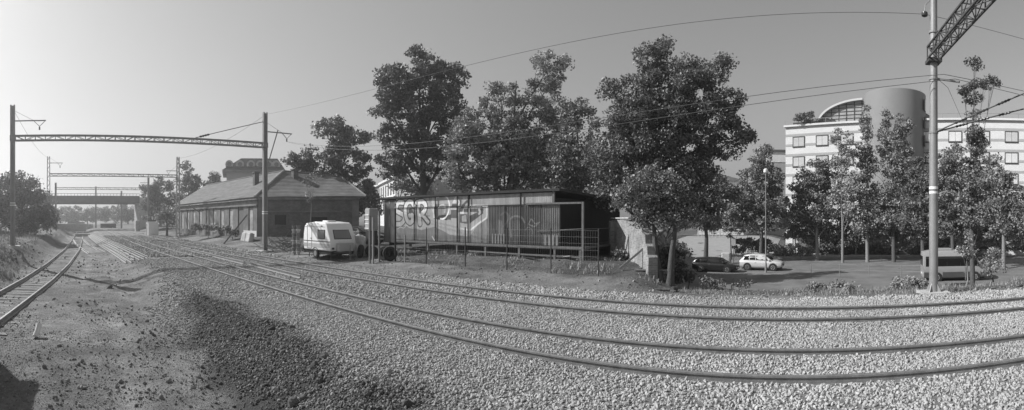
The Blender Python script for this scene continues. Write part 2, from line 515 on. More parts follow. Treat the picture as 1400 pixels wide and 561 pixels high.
def stone_nodes():
    ng = bpy.data.node_groups.new('scatter_stones', 'GeometryNodeTree')
    ng.interface.new_socket('Geometry', in_out='INPUT', socket_type='NodeSocketGeometry')
    ng.interface.new_socket('Geometry', in_out='OUTPUT', socket_type='NodeSocketGeometry')
    N = ng.nodes; L = ng.links
    gi = N.new('NodeGroupInput'); go = N.new('NodeGroupOutput')
    ci = N.new('GeometryNodeCollectionInfo'); ci.inputs['Collection'].default_value = rock_col
    ci.inputs['Separate Children'].default_value = True; ci.inputs['Reset Children'].default_value = True
    ip = N.new('GeometryNodeInstanceOnPoints'); ip.inputs['Pick Instance'].default_value = True
    ri = N.new('FunctionNodeRandomValue'); ri.data_type = 'INT'
    ri.inputs[4].default_value = 0; ri.inputs[5].default_value = 5
    rr = N.new('FunctionNodeRandomValue'); rr.data_type = 'FLOAT_VECTOR'
    rr.inputs[0].default_value = (0, 0, 0); rr.inputs[1].default_value = (6.28, 6.28, 6.28)
    sz = N.new('GeometryNodeInputNamedAttribute'); sz.data_type = 'FLOAT'; sz.inputs['Name'].default_value = 'size'
    mp = N.new('GeometryNodeMeshToPoints')
    L.new(gi.outputs[0], mp.inputs['Mesh'])
    L.new(mp.outputs['Points'], ip.inputs['Points']); L.new(ci.outputs[0], ip.inputs['Instance'])
    L.new(ri.outputs[2], ip.inputs['Instance Index']); L.new(rr.outputs[0], ip.inputs['Rotation'])
    L.new(sz.outputs[0], ip.inputs['Scale']); L.new(ip.outputs[0], go.inputs[0])
    return ng
STONES = stone_nodes()
def stones(name, pts, size, shade, label):
    me = bpy.data.meshes.new(name)
    me.vertices.add(len(pts)); me.vertices.foreach_set('co', pts.astype(np.float32).ravel())
    for an, d in (('size', size), ('shade', shade)):
        at = me.attributes.new(an, 'FLOAT', 'POINT'); at.data.foreach_set('value', d.astype(np.float32))
    o = link(name, me, 'stone')
    md = o.modifiers.new('scatter', 'NODES'); md.node_group = STONES
    return tag(o, label, 'ballast' if 'ballast' in name else 'stones', kind='stuff')
def scatter_ballast():
    P_, S_, C_ = [], [], []
    for (r0, r1, dens, size, x0, x1) in ((3.5, 15, 560, 0.046, -15, 15), (15, 32, 190, 0.076, -30, 30), (32, 75, 36, 0.15, -74, 40)):
        A = (x1-x0)*(16.5-2)
        n = int(A*dens)
        x = rng.uniform(x0, x1, n); y = rng.uniform(2, 18.5, n)
        r = np.hypot(x, y); k = (r >= r0) & (r < r1)
        a = np.arctan2(x, y); k &= (a > R(-101)) & (a < R(34))
        x, y = x[k], y[k]
        keep = rng.uniform(0, 1, len(x)) < ballast_mask(x, y)
        x, y = x[keep], y[keep]
        s = size*rng.uniform(0.6, 1.5, len(x))
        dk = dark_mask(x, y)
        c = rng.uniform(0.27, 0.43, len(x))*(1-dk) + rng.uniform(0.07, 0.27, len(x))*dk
        c = c*(1 + .22*fbm(x*.45, y*.45, 63, 3))
        # keep the rail strips clear
        yy = y - far_shift(x)
        ok = np.ones(len(x), bool)
        for rl in (7.32, 8.82, 11.6, 13.1): ok &= np.abs(yy - rl) > 0.06
        x, y, s, c = x[ok], y[ok], s[ok], c[ok]
        z = ground(x, y) + s*rng.uniform(-0.12, 0.28, len(x))
        P_.append(np.stack([x, y, z], -1)); S_.append(s); C_.append(c)
    stones('ballast', np.concatenate(P_), np.concatenate(S_), np.concatenate(C_), 'pale crushed stone ballast under the main line, dark along its near shoulder')
scatter_ballast()
def scatter_rubble():
    n = 42000
    x = np.concatenate([rng.uniform(-40, -1, 12000), rng.uniform(-16, -2, 30000)]); y = rng.uniform(-7, 5, n)
    d = fbm(x*0.7, y*0.7, 71, 3)
    k = rng.uniform(0, 1, n) < 0.35 + 0.8*d + 0.8*dark_mask(x, y)
    x, y = x[k], y[k]
    s = 0.026*np.exp(rng.normal(0, 0.6, len(x)))*(1 + .6*(x < -16))
    far = sstep(0.5, 2.5, siding_left(x) - y)*sstep(-14, -18, x)
    s = s*(1 + 2.2*far*rng.uniform(0, 1, len(x)))
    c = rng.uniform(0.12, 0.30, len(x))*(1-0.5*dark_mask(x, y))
    z = ground(x, y) + 0.15*s
    xf = rng.uniform(-15, -3, 70000); yf = rng.uniform(-5, 4.5, 70000)
    kf = (np.hypot(xf, yf) < 15) & (rng.uniform(0, 1, 70000) < .4 + 1.1*fbm(xf*.9, yf*.9, 73, 4)); xf, yf = xf[kf], yf[kf]
    sf = rng.uniform(.01, .03, len(xf)); cf = rng.uniform(.10, .30, len(xf))
    x = np.concatenate([x, xf]); y = np.concatenate([y, yf]); s = np.concatenate([s, sf]); c = np.concatenate([c, cf]); z = np.concatenate([z, ground(xf, yf)])
    # strip of dirt behind the tracks
    m = 5200
    x2 = rng.uniform(-38, 12, m); y2 = rng.uniform(14.9, 20.5, m)
    k = rng.uniform(0, 1, m) < 0.4 + 0.9*fbm(x2*0.6, y2*0.6, 77, 3)
    x2, y2 = x2[k], y2[k]; s2 = 0.05*np.exp(rng.normal(0, 0.45, len(x2)))
    c2 = rng.uniform(0.08, 0.34, len(x2)); z2 = ground(x2, y2) + 0.15*s2
    pts = np.concatenate([np.stack([x, y, z], -1), np.stack([x2, y2, z2], -1)])
    stones('rubble', pts, np.concatenate([s, s2]), np.concatenate([c, c2]), 'scattered small stones and clods lying on the bare dirt')
scatter_rubble()

# ------------------------------------------------------------------ railway
RAILP = [(-.075, 0), (.075, 0), (.07, .018), (.012, .035), (.010, .12), (.036, .135), (.036, .165), (.028, .17), (-.028, .17), (-.036, .165), (-.036, .135), (-.010, .12), (-.012, .035), (-.07, .018)]
def sweep_rail(pts, name, m, parent):
    mb = MB(); n = len(RAILP)
    for i, p in enumerate(pts):
        d = (Vector(pts[min(i+1, len(pts)-1)]) - Vector(pts[max(i-1, 0)])); d.z = 0; d.normalize()
        s = Vector((-d.y, d.x, 0))
        for (u, w) in RAILP: mb.v.append(tuple(Vector(p) + s*u + Vector((0, 0, w))))
    for i in range(len(pts)-1):
        for k in range(n): mb.f.append((i*n+k, i*n+(k+1)%n, (i+1)*n+(k+1)%n, (i+1)*n+k))
    mb.f.append(tuple(range(n))[::-1]); mb.f.append(tuple((len(pts)-1)*n+k for k in range(n)))
    return mb.build(name, m, parent)
def offset_line(pts, d):
    out = []
    for i, p in enumerate(pts):
        a = Vector(pts[max(i-1, 0)]); b = Vector(pts[min(i+1, len(pts)-1)])
        t = (b-a); t.z = 0; t.normalize()
        out.append(Vector(p) + Vector((-t.y, t.x, 0))*d)
    return out
xs_main = [60, 45, 30, 20, 12, 6, 0, -6, -12, -18, -24, -30, -36, -42, -50, -60, -72, -86, -104, -128, -160]
for yc, lab in ((8.07, 'nearer of the two ballasted main line tracks'), (12.35, 'farther of the two ballasted main line tracks')):
    t = empty('railway_track', (0, yc, 0), 0, lab, 'track', 'main line tracks')
    base = [Vector((x, float(far_shift(x)), 0.0)) for x in xs_main]
    for d in (-.75, .75): sweep_rail(offset_line(base, d), 'rail', 'rail_steel', t)

def sleeper_track(name, centre, z_rail, label, n_sl, worn, x_from, grp):
    t = empty(name, (centre[0][0], centre[0][1], 0), 0, label, 'track', grp)
    loc = [Vector((p[0]-centre[0][0], p[1]-centre[0][1], z_rail - 0.17)) for p in centre]
    for d in (-.75, .75): sweep_rail(offset_line(loc, d), 'rail', worn, t)
    mb = MB(); mb.box(-.13, .13, -1.25, 1.25, -0.14, -0.004)
    proto = mb.build('sleeper', 'sleeper_wood', t, bevel=0.012)
    # arc-length walk
    seg = [(loc[i], loc[i+1]) for i in range(len(loc)-1)]
    s = 0.3; placed = 0; acc = 0; i = 0
    for (a, b) in seg:
        Ls = (b-a).length
        while s < acc + Ls and placed < n_sl:
            u = (s-acc)/Ls; p = a.lerp(b, u); d = (b-a)
            o = proto if placed == 0 else proto.copy()
            if placed: col.objects.link(o); o.parent = t
            o.location = p + Vector((0, random.uniform(-.05, .05), random.uniform(-.012, .01))); o.rotation_euler = (0, 0, math.atan2(d.y, d.x) + random.uniform(-.03, .03))
            placed += 1; s += 0.68
        acc += Ls
    return t
cx = [2, -2, -6, -10, -13.9, -17, -20, -23.4, -27, -31.5, -36, -41, -46.9, -54, -62, -73, -90, -110, -130]
sid = offset_line([Vector((x, float(siding_left(x)), 0)) for x in cx], -.75)
sid = [Vector((p.x, p.y, 0)) for p in sid]
sleeper_track('siding_track', sid, -0.30, 'old rusty siding with wooden sleepers curving in from the left edge', 120, 'rail_worn', 0, 'old sidings')
br = [Vector((-41.5, 3.1, 0)), Vector((-48, 2.75, 0)), Vector((-56, 2.5, 0)), Vector((-64, 2.4, 0)), Vector((-72.5, 2.35, 0))]
sleeper_track('siding_track', br, -0.294, 'short branch of the old siding ending half buried in the dirt', 40, 'rail_worn', 0, 'old sidings')
# bundle of new rails waiting to be laid
for k in range(6):
    x0 = -29.5 - random.uniform(0, 1.2); y0 = 4.15 + k*0.27
    lab = ['nearest loose rail of the bundle lying beside the main line', 'second loose rail of the bundle, counted from the siding', 'third loose rail of the bundle, counted from the siding',
           'fourth loose rail of the bundle, counted from the siding', 'fifth loose rail of the bundle, next to the last one', 'loose rail of the bundle lying closest to the main line'][k]
    zr = max(gz(x0 - u, y0) for u in range(0, 20, 2)) + 0.02
    pts = [Vector((0, 0, 0)), Vector((-8, .05, 0.0)), Vector((-20, -0.1 + 0.02*k, 0.02)), Vector((-36, -.05, .1)), Vector((-50, .25 - .06*k, .15))]
    t = sweep_rail(pts, 'loose_rail', 'rail_worn', None); t.location = (x0, y0, zr)
    tag(t, lab, 'rail', 'bundle of loose rails')
# spare rails on the ballast between the tracks
for (a, b, lab) in (((-24.5, 10.0), (-40, 10.3), 'single loose rail lying on the ballast between both main tracks'), ((-17.5, 9.75), (-24.0, 10.15), 'short loose rail in front of the caravan between both tracks')):
    t = sweep_rail([Vector((0, 0, 0)), Vector((b[0]-a[0], b[1]-a[1], 0))], 'loose_rail', 'rail_worn', None); t.location = (a[0], a[1], 0.09)
    tag(t, lab, 'rail')
q = P(48, 11.9); m_ = MB(); m_.tube([(0, 0, 0.04), (-.10, .06, .17), (-.2, .1, .32)], .075, 12)
o = m_.build('pipe_piece', 'white_paint', smooth=True); o.location = (q.x, q.y, gz(q.x, q.y)); tag(o, 'short pale broken pipe sticking out of the dirt near the siding', 'pipe')

# ------------------------------------------------------------------ catenary gantries
def lattice_beam(mb, a, b, w, hh, n, r_ch=0.05, r_web=0.025):
    a = Vector(a); b = Vector(b); d = (b-a).normalized(); s = Vector((-d.y, d.x, 0)).normalized()*(w/2); u = Vector((0, 0, hh/2))
    cs = [(s+u), (-s+u), (s-u), (-s-u)]
    for c in cs: mb.bar(a+c, b+c, r_ch*1.6, r_ch*1.6)
    for i in range(n+1):
        p = a.lerp(b, i/n)
        mb.bar(p+s+u, p-s+u, r_web*1.6); mb.bar(p+s-u, p-s-u, r_web*1.6); mb.bar(p+s+u, p+s-u, r_web*2); mb.bar(p-s+u, p-s-u, r_web*2)
        if i < n:
            q = a.lerp(b, (i+1)/n)
            e = (i % 2)*2-1
            mb.bar(p+s*e+u, q-s*e+u, r_web*1.4); mb.bar(p+s*e-u, q-s*e-u, r_web*1.4)
            mb.bar(p+s-u*e, q+s+u*e, r_web*1.4); mb.bar(p-s-u*e, q-s+u*e, r_web*1.4)
def tri_arm(t, base, L, m='mast_steel', dy=1):
    mb = MB(); z = base[2]
    mb.bar(base, (base[0], base[1]+dy*L, z), .06, .08)
    mb.bar((base[0], base[1]+dy*L*.62, z-.02), (base[0], base[1]+dy*L*.8, z-.42), .04); mb.bar((base[0], base[1]+dy*L*.98, z-.02), (base[0], base[1]+dy*L*.8, z-.42), .04)
    mb.bar((base[0], base[1], z+.75), (base[0], base[1]+dy*L*.6, z+.03), .02)
    a = mb.build('bracket_arm', m, t)
    i = MB(); i.lathe([(.03, 0), (.07, .04), (.04, .08), (.07, .12), (.04, .16), (.07, .2), (.03, .24)], 8, (base[0], base[1]+dy*L*.8, z-.68)); i.build('insulator', 'insulator', a)
def h_mast(mb, x, y, z0, z1, w=0.34):
    """two channels with batten plates"""
    for sx in (-1, 1): mb.box(x-.13, x+.13, y+sx*w/2-.05, y+sx*w/2+.05, z0, z1)
    mb.box(x-.03, x+.03, y-w/2, y+w/2, z0, z1-.05)
    n = int((z1-z0)/2.4)
    for k in range(n+1):
        z = z0 + .2 + k*(z1-z0-.5)/n
        mb.box(x-.10, x+.10, y-w/2, y+w/2, z, z+.14)
def gantry(X, YL, YR, zL, zR, ztL, ztR, zb, label, fat, arms, depth=.34, panels=26, lattice_masts=False, mm='mast_light'):
    t = empty('catenary_gantry', (X, YL, zL), 0, label, 'gantry', 'catenary gantries over the line')
    inv = Vector((X, YL, zL))
    def W(p): return Vector(p) - inv
    for (y, z0, z1) in ((YL, zL, ztL), (YR, zR, ztR)):
        mb = MB(); c = W((X, y, 0))
        if lattice_masts:
            lattice_beam_v(mb, c.x, c.y, z0-zL-.2, z1-zL, .5)
            o = mb.build('mast', 'mast_steel', t)
        else:
            h_mast(mb, c.x, c.y, z0-zL-.2, z1-zL, fat)
            o = mb.build('mast', mm, t)
        f = MB(); f.box(c.x-.55, c.x+.55, c.y-.55, c.y+.55, z0-zL-.5, z0-zL+.12); f.build('footing', 'concrete', o, bevel=.03)
        if not lattice_masts:
            bnd = MB(); zz = z0-zL+3.0; bnd.box(c.x-.17, c.x+.17, c.y-fat/2-.055, c.y+fat/2+.055, zz, zz+.07); bnd.box(c.x-.17, c.x+.17, c.y-fat/2-.055, c.y+fat/2+.055, zz+.16, zz+.23); bnd.build('white_band', 'white_paint', o)
            cl = MB(); cl.box(c.x-.19, c.x+.19, c.y-fat/2-.07, c.y+fat/2+.07, zb-zL-.2, zb-zL+.2); cl.build('beam_clamp', 'mast_steel', o)
    mb = MB(); lattice_beam(mb, W((X, YL+.2, zb)), W((X, YR-.2, zb)), .38, depth, panels); mb.build('lattice_beam', 'mast_steel', t)
    for (y, z, L, dy) in arms: tri_arm(t, tuple(W((X, y, z))), L, 'mast_steel', dy)
    return t, W
def lattice_beam_v(mb, x, y, z0, z1, w):
    n = int((z1-z0)/.6); h = w/2
    for sx in (-1, 1):
        for sy in (-1, 1): mb.bar((x+sx*h, y+sy*h, z0), (x+sx*h*.6, y+sy*h*.6, z1), .09)
    for k in range(n):
        za = z0+(z1-z0)*k/n; zb_ = z0+(z1-z0)*(k+1)/n; ra = h*(1-.4*k/n); rb = h*(1-.4*(k+1)/n); e = (k % 2)*2-1
        for s in (-1, 1):
            mb.bar((x-e*ra, y+s*ra, za), (x+e*rb, y+s*rb, zb_), .045); mb.bar((x+s*ra, y-e*ra, za), (x+s*rb, y+e*rb, zb_), .045)
XG = -33.6
g1, W1 = gantry(XG, -3.6, 15.5, gz(XG, -3.6), gz(XG, 15.5), 10.9, 11.1, 8.5, 'nearest catenary gantry, its right mast in front of the derelict house', .25,
       [(-3.5, 9.75, 2.3, 1), (15.6, 9.6, 2.3, 1)])
mb = MB(); mb.tube([W1((XG, 15.5, 10.4)), W1((XG, 9.8, 8.75))], .03, 6); o = mb.build('stay_cable', 'mast_dark', g1)
mb = MB(); mb.lathe([(.05, -.5), (.09, -.4), (.05, -.3), (.09, -.2), (.05, -.1), (.09, 0), (.05, .1), (.09, .2), (.05, .3)], 8)
ins = mb.build('insulator', 'insulator', g1); ins.location = W1((XG, 10.6, 8.98)); ins.rotation_euler = (R(-74), 0, 0)
mb = MB(); mb.bar(W1((XG, 15.75, 7.0)), W1((XG+.5, 16.4, 9.7)), .07); mb.build('strut', 'mast_steel', g1)
gantry(-64.8, -1.95, 16.3, gz(-64.8, -1.95), gz(-64.8, 16.3), 11.4, 11.6, 8.85, 'second catenary gantry on lattice masts, beyond the derelict house front', .4, [(-1.8, 10.5, 1.8, 1), (16.2, 9.6, 1.6, -1)], .34, 26, True)
gantry(-95, -1.4, 17.6, gz(-95, -1.4), gz(-95, 17.6), 10.2, 11.4, 9.0, 'third catenary gantry standing just before the steel bridge', .3, [(17.5, 10.3, 1.6, -1)], .4, 22)
for (px, r, top, lab) in ((131, 150, 255, 'left one of two thin masts beyond the bridge'), (166, 140, 261, 'right one of two thin masts beyond the bridge')):
    q = P(px, r); mb = MB(); h_mast(mb, 0, 0, -.5, Zp(top, r) - gz(q.x, q.y), .4); o = mb.build('catenary_mast', 'mast_steel'); o.location = (q.x, q.y, gz(q.x, q.y)); tag(o, lab, 'mast')

# right gantry: round steel mast and lattice beam running overhead
MX, MY = 4.74, 15.9
mz = gz(MX, MY)
t = empty('catenary_gantry', (MX, MY, mz), 0, 'tall round steel mast at right with its lattice beam reaching overhead', 'gantry', 'catenary gantries over the line')
mb = MB(); mb.lathe([(.16, -.3), (.16, 3.2), (.148, 6), (.135, 9), (.125, 11.6)], 20); o = mb.build('mast', 'mast_light', t, smooth=True)
for (za, zb_) in ((3.52, 3.60), (3.68, 3.77)):
    b = MB(); b.lathe([(.163, za), (.163, zb_)], 20); b.build('white_band', 'white_paint', o, smooth=True)
for zc in (8.15, 9.2, 5.65, 7.55, 10.6):
    b = MB(); b.lathe([(.17, zc), (.17, zc+.07)], 16); b.build('collar', 'mast_steel', o)
for a in range(4):
    b = MB(); b.prism([(.12, 0), (.34, 0), (.12, .42)], -.015, .015, 'xz'); bo = b.build('base_fin', 'mast_light', o); bo.rotation_euler = (0, 0, pi/4+a*pi/2)
b = MB(); b.box(-.5, .5, -.5, .5, -.3, .06); b.build('footing', 'concrete', o)
mb = MB(); zb_ = 8.5-mz
lattice_beam(mb, (-.02, -.0, zb_), (-.02, -17, zb_), .42, .42, 24, .036, .018); mb.build('lattice_beam', 'mast_dark', t)
b = MB(); b.box(-.24, .24, -.26, .26, zb_-.34, zb_-.22); b.build('beam_seat', 'mast_dark', t)
b = MB(); b.bar((.1, 0, 7.62-mz), (.95, -.1, 7.55-mz), .06); b.build('bracket_arm', 'mast_light', t)
b = MB(); b.tube([(-.12, 0, 10.4-mz), (-.3, 0, 10.2-mz), (-.33, 0, 9.95-mz)], .02, 6); b.build('hanger', 'mast_steel', t)
b = MB(); b.lathe([(.03, -.1), (.11, -.06), (.12, 0), (.11, .06), (.03, .1)], 10, (-.33, 0, 9.86-mz)); b.build('insulator', 'insulator', t, smooth=True)

# wires
def wire(pts, rad, label, sag=None, ins=None):
    a = Vector(pts[0]); b = Vector(pts[-1])
    if sag is not None:
        pts = [a.lerp(b, k/24) - Vector((0, 0, 4*sag*(k/24)*(1-k/24))) for k in range(25)]
    mb = MB(); mb.tube([Vector(p)-a for p in pts], rad, 5)
    o = mb.build('overhead_wire', 'wire', smooth=True); o.location = a
    tag(o, label, 'wire', 'overhead wires')
    for u in ins or []:
        i = int(u*(len(pts)-1)); p = Vector(pts[i])-a; d = (Vector(pts[i+1])-Vector(pts[i])).normalized()
        m2 = MB(); m2.lathe([(.02, -.28), (.05, -.22), (.03, -.16), (.05, -.1), (.03, -.04), (.05, .02), (.03, .08), (.05, .14), (.02, .2)], 8)
        w = m2.build('insulator', 'insulator', o); w.location = p; w.rotation_euler = d.to_track_quat('Z', 'Y').to_euler()
    return o
wire([(XG, 15.5, 10.95), (MX-.33, MY, 9.86)], .009, 'top feeder wire from the house mast to the round mast', sag=.95)
wire([(MX-.33, MY, 9.86), (40, 17.5, 10.9)], .009, 'top feeder wire leaving the round mast towards the right', sag=.9)
wire([(XG, 17.4, 8.95), (MX+.3, MY-.25, 7.72)], .011, 'upper of the slack wires crossing in front of the trees', sag=1.9)
wire([(XG, 17.4, 8.93), (MX+.7, MY-.3, 7.58)], .011, 'lower of the slack wires crossing in front of the trees', sag=2.15)
wire([(MX+.3, MY-.25, 7.72), (40, 17.0, 9.4)], .011, 'upper slack wire leaving the round mast towards the right', sag=1.1)
wire([(MX+.7, MY-.3, 7.58), (40, 16.8, 9.2)], .011, 'lower slack wire leaving the round mast towards the right', sag=1.35)
a_ = Vector((MX, MY-.1, 5.68))
for (px, py, r, lab) in ((1400, 128, 16.0, 'steeper tension rope with insulators fixed low on the round mast'), (1400, 149, 16.6, 'flatter tension rope with insulators fixed low on the round mast')):
    b_ = PP(px, py, r); e_ = a_ + (b_-a_)*1.9
    pts = [a_.lerp(e_, k/24) for k in range(25)]
    wire(pts, .028, lab, ins=[.2, .33, .44])
wire([(XG, -3.6, 10.7), (XG-31.2, -1.9, 11.2)], .012, 'thin wire between the first two left gantry masts', sag=.7)
wire([(XG, 15.5, 10.9), (-64.8, 16.3, 11.4)], .012, 'thin wire between the first two right gantry masts', sag=.7)
wire([PP(1318, 170, 30), PP(1296, 120, 17), PP(1282, 108, 16.2)], .008, 'thin slack wire hanging down from the round mast bracket')

# ------------------------------------------------------------------ vegetation
def leaf_cloud(C, size, up=0.35, aspect=0.55):
    """one bent leaf (quad) at each centre"""
    n = len(C)
    nrm = rng.normal(size=(n, 3)); nrm[:, 2] += up*2; nrm /= np.linalg.norm(nrm, axis=1)[:, None]
    a = rng.normal(size=(n, 3)); a -= nrm*(a*nrm).sum(1)[:, None]; a /= np.linalg.norm(a, axis=1)[:, None]
    b = np.cross(nrm, a)
    s = size*rng.uniform(0.6, 1.4, n)[:, None]
    dr = nrm*s*rng.uniform(-0.25, 0.1, n)[:, None]
    V = np.stack([C - a*s*.5, C + b*s*.5*aspect + dr, C + a*s*.55, C - b*s*.5*aspect + dr], 1).reshape(-1, 3)
    Fq = np.arange(4*n).reshape(n, 4)
    return V, Fq
def ellipsoid_pts(n, c, rad, inner=0.45):
    d = rng.normal(size=(n, 3)); d /= np.linalg.norm(d, axis=1)[:, None]
    t = (inner**3 + (1-inner**3)*rng.uniform(0, 1, n))**(1/3)
    return np.array(c)[None, :] + d*t[:, None]*np.array(rad)[None, :]
def tree(name, label, px, r, lobes, m, trunk_r, leaf=0.17, clump=0.55, dens=1.0, group=None, bark='bark', lean=0.0, depth=0.8, zb=None, trunks=None, cl_flat=0.7, per=70, low=None, airy=0.0):
    """lobes: (px, py, rx_px, ry_px[, dr]) silhouettes at distance r"""
    q = P(px, r); z0 = gz(q.x, q.y) if zb is None else zb
    t = empty(name, (q.x, q.y, z0), 0, label, 'tree' if 'tree' in name or 'poplar' in name else 'shrub', group)
    base = Vector((q.x, q.y, z0))
    k = r/F; CL = []; wood = MB()
    Ls = []
    for lb in lobes:
        dr = lb[4] if len(lb) > 4 else random.uniform(-.5, .5)
        c = PP(lb[0], lb[1], r) - base
        vdir = Vector((q.x, q.y, 0)).normalized(); c = c + vdir*dr
        rx = lb[2]*k; rz = lb[3]*k; ry = min(rx, rz*1.3)*depth
        Ls.append((c, rx, ry, rz))
    top = max(c.z for c, *_ in Ls)
    tr_top = Vector((0, 0, 0))
    for i, (c, rx, ry, rz) in enumerate(Ls):
        area = (rx*ry + rx*rz + ry*rz)
        nc = max(8, int(area*2.6*dens/(clump**2)*.8))
        pts = ellipsoid_pts(nc, (0, 0, 0), (rx, ry, rz), .38)
        ang = math.atan2(q.x, q.y); ca, sa = math.cos(-ang), math.sin(-ang)
        rot = np.stack([pts[:, 0]*ca - pts[:, 1]*sa, pts[:, 0]*sa + pts[:, 1]*ca, pts[:, 2]], -1) + np.array(c)[None, :]
        CL.append(rot)
        # limb from the trunk axis to the lobe, twigs on to some clumps
        s0 = Vector((c.x*.12, c.y*.12, max(.25*c.z, min(c.z*.62, c.z - .4*rz))))
        mid = s0.lerp(c, .5) + Vector((random.uniform(-.1, .1)*rx, random.uniform(-.1, .1)*rx, .08*rz))
        rr = trunk_r*.4*max(.35, min(1, area/6))
        wood.tube([s0, mid, c], [rr, rr*.7, rr*.35], 6)
        tips = rot[rng.choice(len(rot), min(len(rot), 10), replace=False)]
        for tp in tips:
            tp = Vector(tp); st = mid.lerp(c, random.uniform(.1, 1)); md = st.lerp(tp, .5) + Vector((0, 0, .12*(tp-st).length))
            wood.tube([st, md, tp], [rr*.32, rr*.2, .012], 5)
    # trunk(s)
    ends = trunks or [(0, 0)]
    for (ox, top_f) in ends:
        hgt = top*(.82 if top_f == 0 else top_f)
        tp = Vector((lean*hgt + ox*1.2, 0, hgt)); b0 = Vector((ox*.5, 0, -.3))
        wood.tube([b0, Vector((ox*.6, .02, .25)), b0.lerp(tp, .35)+Vector((random.uniform(-.12, .12), random.uniform(-.1, .1), 0)), b0.lerp(tp, .7)+Vector((random.uniform(-.15, .15), random.uniform(-.1, .1), 0)), tp],
                  [trunk_r*1.5, trunk_r*1.1, trunk_r*.85, trunk_r*.5, trunk_r*.15], 9)
    wood.build('trunk', bark, t, smooth=True)
    C = np.concatenate(CL)
    gap = fbm(C[:, 0]/(clump*2.6) + 3*C[:, 1]/(clump*9), C[:, 2]/(clump*2.6) + 31, 91, 2)
    C = C[gap > -.34 - airy]
    lf = min(leaf*1.12, .0052*r + .01); per = per*(leaf*1.12/lf)**1.7
    npl = rng.poisson(per*np.clip(rng.normal(1, .45, len(C)), .15, 2.2))
    idx_ = np.repeat(np.arange(len(C)), npl)
    g = rng.normal(size=(len(idx_), 3)); g /= np.linalg.norm(g, axis=1)[:, None]; g *= (rng.uniform(0, 1, len(idx_))**.45)[:, None]*np.array([1, 1, cl_flat])[None, :]*clump*.95*(.65 + .7*rng.uniform(0, 1, len(C))[idx_])[:, None]
    csh = np.clip(rng.normal(1, .14, len(C)), .65, 1.4)
    X = C[idx_] + g
    if low is not None:
        kk = X[:, 2] > low; X = X[kk]; idx_ = idx_[kk]
    kk = X[:, 2] > 0.05; X = X[kk]; idx_ = idx_[kk]
    V, Fq = leaf_cloud(X, lf, aspect=.7)
    sh = csh[idx_]*rng.uniform(.7, 1.3, len(X))
    np_mesh('crown', V, Fq, m, [('shade', 'FACE', sh)], t)
    return t

# big trees behind the shed
tree('broadleaf_tree', 'tall dark broadleaf tree rising left of centre behind the shed', 578, 44,
     [(575, 95, 38, 28), (545, 120, 32, 30), (605, 115, 34, 30), (560, 150, 44, 30), (610, 155, 30, 26), (535, 185, 26, 18), (585, 190, 42, 26), (545, 222, 36, 22), (600, 228, 40, 24), (625, 105, 16, 14), (530, 105, 14, 14), (530, 150, 20, 14)],
     'leaf_dark', .38, .24, .7, 1.0, 'tall trees behind the shed', per=58, airy=-.04)
tree('broadleaf_tree', 'lighter feathery tree with two thin tops behind the graffiti', 690, 40,
     [(752, 90, 28, 20), (745, 125, 24, 22), (730, 150, 34, 22), (685, 130, 26, 18), (668, 160, 36, 22), (640, 185, 34, 24), (700, 185, 38, 24), (650, 220, 42, 26), (705, 225, 44, 24), (752, 185, 26, 20), (680, 250, 60, 16), (625, 240, 24, 22), (750, 240, 40, 18), (765, 165, 12, 10), (690, 205, 55, 30), (660, 190, 40, 24), (720, 240, 50, 22), (735, 200, 34, 24)],
     'leaf_pale', .26, .22, .65, .9, 'tall trees behind the shed', per=55, trunks=[(-1.2, .8), (1.0, .9)])
tree('broadleaf_tree', 'bushy mid height tree filling the gap above the shed roof', 790, 38,
     [(790, 155, 24, 18), (785, 190, 28, 22), (800, 220, 36, 24), (770, 245, 40, 18), (815, 250, 40, 22), (775, 145, 12, 10), (795, 240, 40, 26), (770, 215, 26, 22)], 'leaf_mid', .22, .22, .7, 1.0, 'tall trees behind the shed', per=55)
tree('broadleaf_tree', 'largest dense tree with ragged top right of the shed', 870, 27,
     [(892, 82, 26, 24), (930, 110, 40, 26), (965, 100, 34, 24), (880, 125, 36, 30), (845, 130, 26, 18), (990, 135, 26, 16), (920, 155, 52, 28), (970, 160, 38, 24), (840, 175, 38, 28), (880, 200, 46, 30), (940, 205, 44, 28), (990, 200, 26, 18), (1015, 190, 16, 10), (850, 235, 44, 28), (910, 245, 46, 28), (820, 215, 26, 24), (960, 235, 28, 18), (905, 62, 10, 14), (990, 85, 16, 12), (870, 268, 46, 22), (930, 275, 46, 20), (830, 262, 30, 22), (985, 268, 26, 18), (900, 180, 60, 30), (935, 140, 50, 30), (865, 155, 36, 26), (1000, 165, 22, 12), (960, 290, 30, 14)],
     'leaf_dark', .34, .17, .55, 1.0, 'tall trees behind the shed', per=62, trunks=[(0, .8), (.7, .7)], airy=.12)
tree('broadleaf_tree', 'low leafy tree over the end of the brick wall', 908, 19.6,
     [(905, 270, 34, 22), (870, 262, 26, 20), (930, 265, 26, 18), (880, 288, 18, 12), (925, 292, 16, 12), (945, 290, 12, 9), (890, 245, 36, 18), (850, 275, 16, 14), (915, 302, 20, 9), (880, 302, 16, 8), (940, 278, 18, 12)],
     'leaf_mid', .15, .13, .4, .85, per=55, trunks=[(-.35, .85), (0.45, .9)], bark='bark')
tree('broadleaf_tree', 'dark shaggy tree beside the derelict house roof', 462, 55,
     [(455, 180, 32, 20), (480, 195, 26, 20), (445, 210, 34, 20), (478, 225, 32, 22), (415, 225, 22, 14), (450, 245, 26, 18), (485, 255, 26, 20), (465, 270, 22, 18), (492, 280, 18, 16), (400, 218, 10, 8)],
     'leaf_dark', .3, .24, .7, .9, per=55)
tree('young_tree', 'thin bare sapling standing behind the caravan', 424, 39, [(424, 262, 9, 16), (418, 245, 7, 8), (431, 245, 7, 9)], 'leaf_mid', .07, .12, .4, .35, per=12, bark='bark_light')

